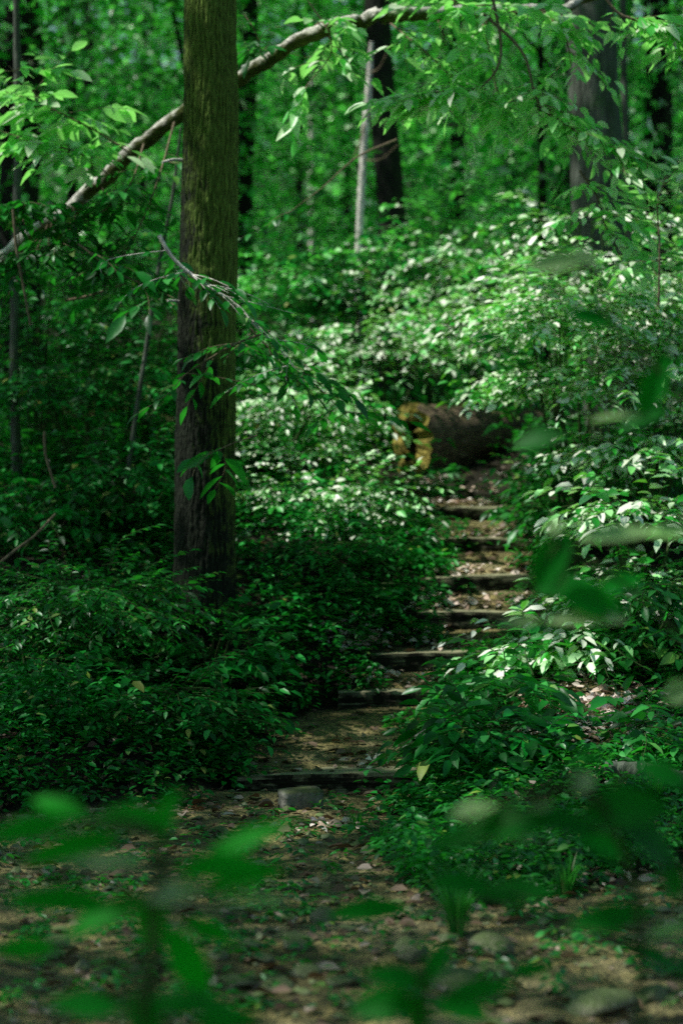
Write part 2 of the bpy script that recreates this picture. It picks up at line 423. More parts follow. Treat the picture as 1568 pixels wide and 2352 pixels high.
main_tree()

GB = 'dark trunks of the woods behind'
tree('forest_tree', 'thick dark trunk at the far left edge with a pale sapling before it', 45, 500, 40, 0, 88, 19, BARK_DARK, 10)
tree('forest_tree', 'dark trunk left of the mossy tree, wider of a close pair', 166, 400, 164, 0, 24, 24, BARK_DARK, 11)
tree('forest_tree', 'dark trunk left of the mossy tree, thinner of a close pair', 213, 400, 210, 0, 15, 25, BARK_DARK, 11)
tree('forest_tree', 'hair thin distant trunk just left of the mossy tree', 262, 380, 263, 0, 9, 29, BARK_DARK, 10)
tree('forest_tree', 'dark trunk half hidden behind the right side of the mossy tree', 562, 300, 566, 0, 44, 21, BARK_DARK, 11)
tree('forest_tree', 'black trunk right behind the pale dead snag', 893, 520, 878, 80, 60, 18.5, BARK_DARK, 10)
tree('forest_tree', 'narrow dark trunk between the snag and the leaning grey tree', 1048, 460, 1044, 100, 34, 22, BARK_DARK, 11)
tree('forest_tree', 'thick grey trunk leaning slightly at the upper right', 1388, 560, 1338, 0, 112, 15, BARK_GREY, 10, 24)
tree('forest_tree', 'dark trunk at the right edge behind the grey leaning tree', 1508, 480, 1500, 0, 62, 20, BARK_DARK, 10)
tree('forest_tree', 'slim pale trunk dotted with light between mossy tree and snag', 716, 420, 714, 0, 11, 28, BARK_PALE, 10)
tree('forest_tree', 'thin dark trunk just left of the pale dead snag', 800, 520, 806, 100, 18, 25, BARK_DARK, 11)
tree('forest_tree', 'slim grey trunk close to the right of the leaning grey tree', 1440, 480, 1432, 0, 16, 18, BARK_GREY, 10)
tree('sapling', 'pale slender sapling stem in front of the far left trunk', 38, 640, 33, 60, 19, 14, BARK_GREY, 5.2, 12, crown=False, cat='sapling')
tree('sapling', 'crooked pale sapling stem just left of the mossy trunk', 322, 880, 376, 540, 11, 13.2, BARK_GREY, 3.2, 10, crown=False, cat='sapling')

# pale dead snag
def snag():
    pts = [P(824, 620, 17.4), P(826, 515, 17.4), P(831, 420, 17.4), P(838, 300, 17.4), P(846, 210, 17.4), P(850, 140, 17.4), P(853, 95, 17.4)]
    base = pts[0].copy(); base[2] = tz(base[0], base[1]); pts = [base] + pts
    root = empty('dead_snag', base, 'pale bare dead stem standing in front of a black trunk', 'dead tree')
    mb, p = trunk_mb(pts, [.029, .028, .027, .026, .026, .024, .02, .012], 12, 60, .07, seed=3)
    mb.build('trunk', BARK_PALE, root, base)
    for (t, ex, ey) in [(.8, 893, 110), (.62, 800, 380), (.5, 915, 330)]:
        q = p[int(t * 59)]
        e = P(ex, ey, 17.2)
        m = (q + e) / 2 + np.array([0, 0, -.05])
        b = MB(); b.tube(spline([q, m, e], 12), np.linspace(.008, .003, 12), 6); b.build('branch', TWIG, root, base)
snag()

# ------------------------------------------------------------------ sprays of leaves
def spray(Lv, tw, start, direction, length, n, ll, lw, droop=.25, rt=.004, g=R, side=1.0, hang=.25, tilt=.35):
    """one leafy twig: leaves in two ranks along an arching shoot"""
    d0 = direction / (np.linalg.norm(direction) + 1e-9)
    t = np.linspace(0, 1, 7)[:, None]
    bend = g.normal(size=3) * .12 * length; bend[2] = 0
    pts = start + d0 * length * t + np.array([0, 0, -droop * length]) * t ** 2 + bend * np.sin(np.pi * t)
    if tw is not None: tw.tube(pts, np.linspace(rt, rt * .4, 7), 4, False)
    u = np.linspace(.12, 1, n)
    pos = np.stack([np.interp(u, t[:, 0], pts[:, k]) for k in range(3)], 1)
    tan = nz(np.stack([np.interp(u, t[:, 0], np.gradient(pts[:, k])) for k in range(3)], 1))
    up = np.array([0, 0, 1.0])
    lat = nz(np.cross(tan, up)) * np.where(np.arange(n) % 2, 1, -1)[:, None]
    dr = nz(lat * side * (.75 + .3 * g.random((n, 1))) + tan * (.55 + .3 * g.random((n, 1))) + np.array([0, 0, -1]) * (hang * (g.random((n, 1)) * 1.6)))
    dr[-1] = nz(tan[-1] + np.array([0, 0, -hang * .5]))
    nr = nz(up + g.normal(size=(n, 3)) * tilt)
    sz = (.7 + .5 * g.random(n)) * np.where(u < .25, .75, 1)
    Lv.add(pos, dr, nr, ll * sz, lw * sz, .1 + .2 * g.random(n))

def shrub(name, label, base, c, rad, nspray, ll, mat, lw=None, stems=6, seed=0, cat='shrub', group=None, slen=.4, nl=10, droop=.25, hang=.12, detail=2, shell=.35, tilt=.36):
    """a bush: stems rising from base, leafy shoots filling an ellipsoid of centre c and radii rad"""
    g = np.random.default_rng(seed + 100)
    base = np.array(base, float); c = np.array(c, float); rad = np.array(rad, float)
    lw = lw or ll * .45
    root = empty(name, base, label, cat, group)
    tw = MB(); Lv = Leaves()
    tips = []
    for i in range(stems):
        v = nz(g.normal(size=3)); v[2] = abs(v[2]) * .6 + .1
        e = c + rad * v * (.5 + .4 * g.random())
        m = base + (e - base) * .5 + np.array([0, 0, .15 * rad[2]]) + g.normal(size=3) * .08 * rad
        s = spline([base + g.normal(size=3) * [.06, .06, 0], m, e], 14)
        tw.tube(s, np.linspace(.012, .004, 14), 5); tips.append(s)
    tiers = np.sort(g.uniform(-.95, .95, 7)); ph = g.uniform(0, 6.28, (7, 3))
    for i in range(int(nspray * 1.25)):
        q = g.integers(7); th = g.uniform(0, 6.28)
        hz = tiers[q] + g.normal() * .07
        lob = .72 + .30 * math.sin(2 * th + ph[q, 0]) + .22 * math.sin(5 * th + ph[q, 1]) + .12 * math.sin(9 * th + ph[q, 2])
        rr = math.sqrt(max(.05, 1 - hz * hz)) * (shell + (1 - shell) * g.random() ** .5) * lob
        s0 = c + rad * np.array([math.cos(th) * rr, math.sin(th) * rr, hz - .12 * rr])
        out = np.array([math.cos(th), math.sin(th) - .15, .06]) + g.normal(size=3) * [.35, .35, .10]
        if g.random() < .2:
            s0 = c + (s0 - c) * 1.15 + np.array([0, 0, .1 * g.random()]); out[2] = .35 + .5 * g.random()
        k = .62 + .5 * g.random()
        spray(Lv, tw, s0, out, slen * (.5 + .8 * g.random()), nl + int(g.integers(-2, 3)), ll * k, lw * k * (.8 + .4 * g.random()), droop * (.4 + g.random()), .003, g, hang=hang, tilt=tilt)
    tw.build('stem', TWIG_GREEN, root, base)
    Lv.build('foliage', mat, root, base, detail)
    return root

def shrub_px(name, label, px, py, d, wpx, hpx, nspray, ll, mat, depth=.5, **k):
    c = P(px, py, d); rx, rz = wpx / 2 / F * d, hpx / 2 / F * d
    b = np.array([c[0], c[1] + .1, tz(c[0], c[1] + .1)])
    return shrub(name, label, b, c, (rx, depth, rz), nspray, ll, mat, **k)

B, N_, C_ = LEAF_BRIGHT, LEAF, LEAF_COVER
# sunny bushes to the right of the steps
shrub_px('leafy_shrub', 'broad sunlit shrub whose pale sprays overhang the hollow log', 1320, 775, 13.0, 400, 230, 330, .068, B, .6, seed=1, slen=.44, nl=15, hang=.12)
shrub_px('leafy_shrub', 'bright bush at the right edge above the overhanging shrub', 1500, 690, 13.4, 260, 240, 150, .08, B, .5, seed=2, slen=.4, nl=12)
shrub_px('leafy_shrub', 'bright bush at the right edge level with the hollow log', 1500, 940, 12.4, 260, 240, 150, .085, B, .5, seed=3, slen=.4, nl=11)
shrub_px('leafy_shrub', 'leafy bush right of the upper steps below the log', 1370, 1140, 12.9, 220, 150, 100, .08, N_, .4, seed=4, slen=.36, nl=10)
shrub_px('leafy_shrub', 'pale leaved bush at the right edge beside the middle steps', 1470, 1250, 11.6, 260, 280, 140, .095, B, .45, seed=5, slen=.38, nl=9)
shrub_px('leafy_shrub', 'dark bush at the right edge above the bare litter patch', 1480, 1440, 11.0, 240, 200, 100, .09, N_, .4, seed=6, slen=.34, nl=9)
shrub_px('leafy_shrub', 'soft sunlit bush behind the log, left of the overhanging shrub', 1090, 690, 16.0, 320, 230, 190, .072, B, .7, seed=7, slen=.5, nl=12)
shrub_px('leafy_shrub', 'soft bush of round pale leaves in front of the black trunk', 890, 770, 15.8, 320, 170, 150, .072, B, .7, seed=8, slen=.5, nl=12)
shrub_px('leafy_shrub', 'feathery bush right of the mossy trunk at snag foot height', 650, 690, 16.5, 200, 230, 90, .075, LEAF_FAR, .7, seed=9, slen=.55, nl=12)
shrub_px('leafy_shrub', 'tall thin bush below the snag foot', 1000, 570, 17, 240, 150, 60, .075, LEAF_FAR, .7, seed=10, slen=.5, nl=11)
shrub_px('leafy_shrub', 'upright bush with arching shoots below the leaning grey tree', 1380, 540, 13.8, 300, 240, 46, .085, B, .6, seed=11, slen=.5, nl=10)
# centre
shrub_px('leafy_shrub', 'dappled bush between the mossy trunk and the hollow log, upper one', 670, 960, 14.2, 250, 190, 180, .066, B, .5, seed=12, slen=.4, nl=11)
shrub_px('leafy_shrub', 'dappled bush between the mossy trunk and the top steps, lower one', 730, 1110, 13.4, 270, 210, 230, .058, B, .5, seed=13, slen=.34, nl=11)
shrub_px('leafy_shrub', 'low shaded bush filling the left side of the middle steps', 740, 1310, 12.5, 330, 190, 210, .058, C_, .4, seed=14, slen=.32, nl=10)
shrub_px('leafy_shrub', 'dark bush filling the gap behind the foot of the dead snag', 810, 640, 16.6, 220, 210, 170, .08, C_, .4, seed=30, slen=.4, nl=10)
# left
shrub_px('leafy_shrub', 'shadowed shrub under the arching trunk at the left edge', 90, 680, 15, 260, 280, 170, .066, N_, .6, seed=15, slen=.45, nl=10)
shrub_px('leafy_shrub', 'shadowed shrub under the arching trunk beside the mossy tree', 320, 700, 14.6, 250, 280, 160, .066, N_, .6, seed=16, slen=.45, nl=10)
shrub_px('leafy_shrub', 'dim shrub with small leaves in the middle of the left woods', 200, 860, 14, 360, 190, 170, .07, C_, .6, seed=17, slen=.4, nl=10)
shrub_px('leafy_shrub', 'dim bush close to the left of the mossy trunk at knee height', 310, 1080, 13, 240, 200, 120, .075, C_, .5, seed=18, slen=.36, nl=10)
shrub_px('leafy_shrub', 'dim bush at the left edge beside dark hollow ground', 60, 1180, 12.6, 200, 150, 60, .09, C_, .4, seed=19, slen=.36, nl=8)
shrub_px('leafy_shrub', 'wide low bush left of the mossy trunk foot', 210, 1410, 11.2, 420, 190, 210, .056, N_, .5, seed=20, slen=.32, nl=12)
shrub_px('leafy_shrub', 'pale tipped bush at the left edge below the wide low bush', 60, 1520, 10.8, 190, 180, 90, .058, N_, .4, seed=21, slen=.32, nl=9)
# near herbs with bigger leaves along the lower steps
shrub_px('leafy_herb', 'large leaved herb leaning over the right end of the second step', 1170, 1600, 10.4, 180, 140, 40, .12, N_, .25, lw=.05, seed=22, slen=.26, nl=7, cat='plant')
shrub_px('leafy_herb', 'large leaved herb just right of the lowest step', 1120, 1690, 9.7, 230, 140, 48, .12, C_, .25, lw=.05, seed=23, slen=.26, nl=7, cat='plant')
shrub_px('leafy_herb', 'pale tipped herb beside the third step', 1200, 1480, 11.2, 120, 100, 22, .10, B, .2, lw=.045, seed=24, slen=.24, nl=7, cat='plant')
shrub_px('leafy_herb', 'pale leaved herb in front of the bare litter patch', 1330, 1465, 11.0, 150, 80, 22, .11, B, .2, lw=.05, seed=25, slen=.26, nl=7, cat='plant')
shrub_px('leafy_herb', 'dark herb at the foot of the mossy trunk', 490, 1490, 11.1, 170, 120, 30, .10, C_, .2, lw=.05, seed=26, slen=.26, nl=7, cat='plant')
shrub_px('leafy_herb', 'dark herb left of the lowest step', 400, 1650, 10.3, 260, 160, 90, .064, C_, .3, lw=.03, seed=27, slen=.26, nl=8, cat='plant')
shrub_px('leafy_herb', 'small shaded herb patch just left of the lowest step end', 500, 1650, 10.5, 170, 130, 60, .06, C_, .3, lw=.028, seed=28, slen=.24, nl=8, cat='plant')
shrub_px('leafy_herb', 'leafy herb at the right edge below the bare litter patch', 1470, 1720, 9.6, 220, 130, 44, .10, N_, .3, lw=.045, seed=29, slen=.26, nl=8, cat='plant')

# ------------------------------------------------------------------ ground cover
def cover_mask(x, y):
    """1 where low plants grow; 0 on the dirt bed, the trail and the bare patch"""
    cx = np.interp(y, CY, CX) + .07 * np.sin(9 * y + 2 * x) + .05 * np.sin(17 * y + 1)
    left = (x < cx - np.where(y < 10.4, .42, np.where(y < 11.3, .33, .15))) & (y > np.interp(x, [-4, -.9, -.4, 0], [9.25, 9.4, 9.65, 10.2]))
    yr = np.interp(x, [0, .03, .17, .35, .6, 1.1, 3], [9.5, 9.1, 8.25, 7.45, 7.6, 7.9, 8.2])
    right = (x > cx + np.where(y > 11.3, .21, np.where(y < 10.4, .36, .27))) & (y > yr)
    far = y > 14.3
    bare = (x - .98) ** 2 / .09 + (y - 10.2) ** 2 / .3 < 1
    log = (x > cx - .3) & (x < .95) & (y > 13.9) & (y < 14.6) | (y < 15.7) & (y > 14.3) & (np.abs(x - .55) < .42)
    return (left | right | far) & ~bare & ~(log & ((np.sin(x * 91 + y * 57) * 1000) % 1 < .75))

make_ground()

def ground_cover(name, label, x0, x1, y0, y1, n, ll, hmax, mat, seed, detail=2, sparse=0.0, bed=False):
    g = np.random.default_rng(seed)
    x = g.uniform(x0, x1, n); y = y0 + (y1 - y0) * g.random(n) ** 1.25
    ok = cover_mask(x, y) | bed
    pat = .5 + .5 * np.sin(3.1 * x + 1.7 * y + seed) * np.sin(2.3 * y - 2.9 * x)
    ok &= g.random(n) > sparse * (1 - pat)
    x, y = x[ok], y[ok]
    Lv = Leaves()
    h = hmax * (.15 + .95 * g.random(len(x)) ** 1.5) * (.4 + .9 * pat[ok] ** 1.5)
    z = terrain(x, y)
    for w in range(3):                                   # whorls on each little plant
        for k in range(4):
            a = g.uniform(0, 6.283, len(x)) 
            d = np.stack([np.cos(a), np.sin(a), g.normal(size=len(x)) * .22 - .1], 1)
            hh = z + h * (1 - .28 * w) + .015
            pos = np.stack([x, y, hh], 1) + d * (.012 + .03 * w * g.random(len(x))[:, None])
            nr = np.array([0, 0, 1.0]) + g.normal(size=(len(x), 3)) * .24
            s = (.5 + .6 * g.random(len(x))) * ll
            Lv.add(pos, d, nr, s, s * (.42 + .15 * g.random(len(x))), .15)
    o = Lv.build(name, mat, None, None, detail)
    tag(o, label, 'undergrowth', None, 'stuff')

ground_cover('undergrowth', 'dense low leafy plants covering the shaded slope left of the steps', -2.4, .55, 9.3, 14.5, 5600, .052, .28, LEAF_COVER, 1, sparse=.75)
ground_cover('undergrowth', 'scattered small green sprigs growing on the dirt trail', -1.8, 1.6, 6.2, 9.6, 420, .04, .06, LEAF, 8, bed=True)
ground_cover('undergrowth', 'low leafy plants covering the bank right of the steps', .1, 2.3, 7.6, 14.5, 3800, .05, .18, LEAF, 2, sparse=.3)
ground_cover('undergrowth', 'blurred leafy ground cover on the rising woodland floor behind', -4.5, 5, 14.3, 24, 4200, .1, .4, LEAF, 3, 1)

# ------------------------------------------------------------------ steps
for i, (y, zt, cx, hw, yaw) in enumerate(STEPS):
    g = np.random.default_rng(40 + i)
    h, dp = .105, .19 + .05 * (i == 0)
    nx, nyz = 60, 32
    # rounded, worn square section swept along x
    sec = []
    for t in np.linspace(0, 2 * np.pi, nyz, endpoint=False):
        c, s = math.cos(t), math.sin(t)
        q = (abs(c) ** 18 + abs(s) ** 18) ** (-1 / 18)
        sec.append((c * q * dp / 2, s * q * h / 2))
    sec = np.array(sec)
    V = np.zeros((nx, nyz, 3))
    for a, xx in enumerate(np.linspace(-hw, hw, nx)):
        for b in range(nyz):
            e = .006 * mn.noise((xx * 3, sec[b][0] * 30, sec[b][1] * 30 + i * 7)) + .004 * mn.noise((xx * 14, b * .9, i * 3.1))
            V[a, b] = (xx, sec[b][0] * (1 + e * 6), sec[b][1] + e - .010 * (xx / hw) ** 2)
    mb = MB()
    ii = np.arange(nx - 1)[:, None] * nyz; j = np.arange(nyz)[None, :]; j2 = (j + 1) % nyz
    mb.add(V.reshape(-1, 3), np.stack([ii + j, ii + nyz + j, ii + nyz + j2, ii + j2], -1).reshape(-1, 4))
    for r in (0, nx - 1):
        jj = np.arange(nyz); mb.add(np.vstack([V[r], V[r].mean(0)]), np.stack([jj, (jj + 1) % nyz, np.full(nyz, nyz)], -1))
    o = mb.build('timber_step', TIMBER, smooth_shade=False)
    o.location = (cx, y + dp / 2, zt - h / 2); o.rotation_euler = (0, (.03 if i % 2 else -.018), yaw)
    nm = ['lowest timber step, long and grey green, above the loose block', 'second timber step from the bottom, half hidden by a herb',
          'third timber step from the bottom with pale leaf litter behind it', 'fourth of seven timber steps, midway up the trail',
          'fifth timber step from the bottom below a litter strewn tread', 'second highest timber step with a black shadow under it',
          'highest timber step, small and pale, below the hollow log'][i]
    tag(o, nm, 'step', 'timber steps climbing the trail')

# loose block beside the lowest step
def block():
    p = G(690, 1858)
    bm = MB(); w, dp, h = .165, .12, .085
    k = 9
    V = []; f = []
    # gridded box, worn corners
    import itertools
    idx = {}
    def vid(a, b, c):
        if (a, b, c) not in idx:
            q = np.array([a / (k - 1) * 2 - 1, b / (k - 1) * 2 - 1, c / (k - 1) * 2 - 1])
            q = q / (np.sum(np.abs(q) ** 14) ** (1 / 14)) * np.max(np.abs(q))
            q *= 1 + .05 * mn.noise(tuple(q * 2.2)) + .02 * mn.noise(tuple(q * 7))
            idx[(a, b, c)] = len(V); V.append(q * [w / 2, dp / 2, h / 2])
        return idx[(a, b, c)]
    for ax in range(3):
        for side in (0, k - 1):
            for u, v in itertools.product(range(k - 1), repeat=2):
                r = []
                for du, dv in ((0, 0), (1, 0), (1, 1), (0, 1)):
                    t = [0, 0, 0]; t[ax] = side; t[(ax + 1) % 3] = u + du; t[(ax + 2) % 3] = v + dv
                    r.append(vid(*t))
                f.append(r if side else r[::-1])
    bm.add(np.array(V), np.array(f))
    o = bm.build('stone_block', BLOCKM)
    o.location = (p[0], p[1] + .04, p[2] + .03); o.rotation_euler = (.03, -.04, .25)
    tag(o, 'squared grey block lying just below the lowest step', 'block')
block()

# ------------------------------------------------------------------ stones
def stone_mesh(seed, flat=.6, cut=.55):
    import bmesh
    bm = bmesh.new(); bmesh.ops.create_icosphere(bm, subdivisions=3, radius=1)
    g = np.random.default_rng(seed)
    planes = [(nz(g.normal(size=3)), cut + .35 * g.random()) for _ in range(9)]
    for v in bm.verts:
        q = np.array(v.co)
        for n, dd in planes:
            e = q @ n - dd
            if e > 0: q = q - n * e * .9
        q = q * (1 + .07 * mn.noise(tuple(q * 2.5 + seed)))
        q[2] *= flat
        v.co = q
    me = bpy.data.meshes.new('stone'); bm.to_mesh(me); bm.free()
    me.materials.append(STONE)
    me.polygons.foreach_set('use_smooth', [True] * len(me.polygons))
    return me

STONES = [(680, 2172, 72, 36, .55, 'smooth flat topped stone with a dark underside, centre of the dirt bed'),
          (950, 2195, 74, 62, .85, 'round grey stone left of the grass tuft'),
          (1130, 2188, 84, 50, .7, 'yellowish angular stone right of the grass tuft'),
          (1118, 2240, 74, 50, .6, 'dark stone directly below the yellowish angular one'),
          (432, 2160, 84, 40, .5, 'dark slab behind the blurred front plant stem'),
          (740, 2110, 54, 46, .9, 'upright squat stone above the flat topped one'),
          (548, 2262, 92, 30, .32, 'long flat stone low in the dirt bed, left of two dark ones'),
          (630, 2266, 84, 32, .35, 'flat dark stone right of the long flat one'),
          (700, 2240, 66, 34, .5, 'dark rounded stone below the smooth flat topped one'),
          (1040, 2262, 120, 36, .35, 'long half buried stone at bottom centre right'),
          (1370, 2318, 150, 50, .4, 'wide dark stone at the bottom right with a black underside'),
          (240, 2238, 60, 22, .4, 'small dark stone left of the front plant stem'),
          (500, 2200, 50, 24, .5, 'small stone right of the front plant stem'),
          (1010, 2225, 50, 26, .5, 'small stone between the round grey and the yellowish one'),
          (600, 2205, 46, 24, .5, 'small pale stone left of the smooth flat topped one'),
          (785, 2262, 80, 22, .3, 'thin flat stone level with the dirt, bottom centre'),
          (130, 2172, 70, 24, .4, 'low stone at the left of the dirt bed'),
          (1500, 2290, 80, 36, .45, 'dark stone in the bottom right corner')]
for i, (px, py, w, h, fl, lab) in enumerate(STONES):
    p = G(px, py + h * .3); s = w / F * p[1] / 2 * 1.25
    o = link('stone', stone_mesh(i * 3 + 1, fl), None)
    o.location = (p[0], p[1] + s * .5, p[2] + s * fl * .5)
    o.scale = (s, s * (.8 + .3 * random.random()), s); o.rotation_euler = (random.uniform(-.15, .15), random.uniform(-.15, .15), random.uniform(0, 6))
    tag(o, lab, 'stone', 'stones on the dirt bed')

def scatter_region(n, g):
    x = g.uniform(-1.9, 1.9, n); y = g.uniform(5.6, 10.2, n)
    return x, y

def pebbles():
    g = np.random.default_rng(77)
    x, y = scatter_region(4800, g)
    pt = .5 + .5 * np.sin(2.7 * x + 1.1 * y) * np.sin(3.3 * y - 1.9 * x + 1)
    ok = ~cover_mask(x, y) & (g.random(len(x)) < .25 + .75 * pt)
    x, y = x[ok], y[ok]; z = terrain(x, y)
    o6 = np.array([[1, 0, 0], [-1, 0, 0], [0, 1, 0], [0, -1, 0], [0, 0, 1], [0, 0, -1], [.6, .6, .5], [-.6, .6, .5], [.6, -.6, .5], [-.6, -.6, .5]])
    tri = np.array([[4, 6, 7], [4, 7, 9], [4, 9, 8], [4, 8, 6], [6, 0, 2], [7, 6, 2], [7, 2, 1], [9, 7, 1], [9, 1, 3], [8, 9, 3], [8, 3, 0], [6, 8, 0]])
    k = len(x); s = .006 + .026 * g.random(k) ** 3
    sc = s[:, None] * (np.array([1, 1, .55]) + g.normal(size=(k, 3)) * .2)
    V = o6[None] * (1 + .25 * g.normal(size=(k, 10, 1))) * sc[:, None, :]
    a = g.uniform(0, 6.28, k); ca, sa = np.cos(a)[:, None], np.sin(a)[:, None]
    V = np.stack([V[..., 0] * ca - V[..., 1] * sa, V[..., 0] * sa + V[..., 1] * ca, V[..., 2]], -1) + np.stack([x, y, z + s * .1], 1)[:, None, :]
    f = (tri[None] + np.arange(k)[:, None, None] * 10).reshape(-1, 3)
    o = link('pebbles', mesh_np('pebbles', V.reshape(-1, 3), [f], False), STONE)
    tag(o, 'small pebbles and grit scattered over the dirt trail', 'pebbles', None, 'stuff')
pebbles()

def litter():
    g = np.random.default_rng(78)
    Lv = Leaves()
    x, y = scatter_region(3200, g)
    x2 = g.uniform(-2.4, 2.6, 3600); y2 = g.uniform(9, 16, 3600)
    x, y = np.concatenate([x, x2]), np.concatenate([y, y2])
    z = terrain(x, y); k = len(x); a = g.uniform(0, 6.28, k)
    s = .02 + .06 * g.random(k) ** 2
    Lv.add(np.stack([x, y, z + .006 + .01 * g.random(k)], 1), np.stack([np.cos(a), np.sin(a), .12 * g.normal(size=k)], 1), np.array([0, 0, 1.0]) + .35 * g.normal(size=(k, 3)), s, s * .55, .1)
    o = Lv.build('leaf_litter', LITTER, None, None, 2, .25)
    tag(o, 'brown dead leaves strewn over trail and woodland floor', 'leaf litter', None, 'stuff')
    Lv = Leaves()
    # thicker drifts of leaves coloured sunlit pale on the treads and the bare patch
    cs = [(s[2] - .05, s[0] + .22, .28, .1, 60) for s in STEPS[1:]] + [(.98, 10.25, .32, .42, 1000), (STEPS[2][2] - .4, 11.9, .16, .16, 90), (.16, 10.25, .1, .1, 25), (.45, 12.2, .1, .2, 40), (.55, 14.6, .5, .3, 120), (1.5, 9.2, .3, .25, 60), (1.0, 9.4, .15, .12, 40), (.5, 8.2, .3, .12, 40), (.9, 7.8, .2, .1, 30), (-.05, 9.1, .12, .05, 26)]
    for cx, cy, rx, ry, n in cs:
        x = cx + rx * g.normal(size=n) * .6; y = cy + ry * g.normal(size=n) * .6; z = terrain(x, y); a = g.uniform(0, 6.28, n)
        s = .025 + .04 * g.random(n)
        Lv.add(np.stack([x, y, z + .012 + .015 * g.random(n)], 1), np.stack([np.cos(a), np.sin(a), .2 * g.normal(size=n)], 1), np.array([0, 0, 1.0]) + .4 * g.normal(size=(n, 3)), s, s * .6, .15)
    o = Lv.build('leaf_litter', LITTER_PALE, None, None, 2, .25)
    tag(o, 'pinkish dead leaves painted sunlit pale, drifted on treads and bank', 'leaf litter', None, 'stuff')
litter()

# ------------------------------------------------------------------ hollow log
def hollow_log():
    a = P(945, 1012, 15.0); ax = nz(np.array([.80, .6, .012])); L = 2.3
    side = nz(np.cross(ax, [0, 0, 1.0])); upv = np.cross(side, ax)
    k, n = 60, 48
    root = empty('hollow_log', (a[0] + .8, a[1] + .45, a[2] - .25), 'rotting hollow fallen log above the top step, open end facing left', 'fallen log')
    base = np.array(root.location)
    out = np.zeros((k, n, 3)); inn = np.zeros((k, n, 3))
    for i in range(k):
        t = i / (k - 1)
        for j in range(n):
            th = 2 * math.pi * j / n; c, s = math.cos(th), math.sin(th)
            r = np.interp(t, [0, .08, .25, 1], [.24, .222, .20, .18])
            r *= 1 + .09 * mn.noise((c * 2, s * 2, t * 3)) + .05 * mn.noise((c * 7, s * 7, t * 4))
            # torn underside behind the open end
            if s < -.1: r *= 1 - .42 * smooth(.10, .3, np.array(t)) * smooth(-.1, -.7, np.array(s)) 
            jag = .05 * mn.noise((c * 3, s * 3, 5)) + .025 * mn.noise((c * 9, s * 9, 2))
            off = ax * (t * L + (1 - min(1, t * 6)) * jag)
            out[i, j] = a + off + side * c * r * .8 + upv * s * r
            ri = r * (.60 + .13 * mn.noise((c * 2.2, s * 2.2, t * 5 + 4)))
            inn[i, j] = a + off + side * c * ri * .42 + upv * s * ri
    def quads(k):
        ii = np.arange(k - 1)[:, None] * n; j = np.arange(n)[None, :]; j2 = (j + 1) % n
        return np.stack([ii + j, ii + j2, ii + n + j2, ii + n + j], -1).reshape(-1, 4)
    mb = MB(); mb.add(out.reshape(-1, 3), quads(k)); mb.build('bark', LOGM, root, base)
    mb = MB(); mb.add(inn[:30].reshape(-1, 3), quads(30)[:, ::-1])
    rim = np.concatenate([out[0], inn[0] - ax * .012]); j = np.arange(n); j2 = (j + 1) % n
    mb.add(rim, np.stack([j, n + j, n + j2, j2], -1))
    mb.add(np.vstack([inn[29], inn[29].mean(0)]), np.stack([j, j2, np.full(n, n)], -1))
    mb.build('hollow_end', LOGIN, root, base)
    for s in ((.5, .12), (1.1, -.05)):
        p0 = a + ax * s[0] + upv * .15 - side * .05
        b = MB(); b.tube(spline([p0, p0 + upv * .07 - side * .06, p0 + upv * .1 - side * .1 + ax * .04], 8), np.linspace(.03, .012, 8), 8, True, .1); b.build('branch_stub', LOGM, root, base)
hollow_log()

# grey fallen branch at the right edge
def fallen(name, label, pts, r0, r1, m, cat='fallen branch'):
    p = spline(pts, 30); root = p[0]
    mb = MB(); mb.tube(p, np.linspace(r0, r1, 30), 12, True, .06, 3)
    o = mb.build(name, m, None, p[0]); o.location = p[0]
    return tag(o, label, cat)
def gp(px, py, up=0):
    q = G(px, py); q[2] += up; return q
fallen('fallen_branch', 'grey fallen branch on the ground at the lower right edge', [gp(1390, 1798, .05), gp(1470, 1806, .055), gp(1560, 1822, .05), gp(1680, 1840, .04)], .034, .04, BARK_GREY)
fallen('fallen_branch', 'brown rotten log piece behind undergrowth right of the mossy trunk', [P(560, 1000, 16.2), P(600, 985, 16), P(650, 992, 15.9)], .06, .06, LOGM)
fallen('fallen_branch', 'brown log half buried in undergrowth left of the mossy trunk', [P(150, 955, 16.5), P(280, 960, 16.4), P(420, 972, 16.2)], .09, .08, LOGM)

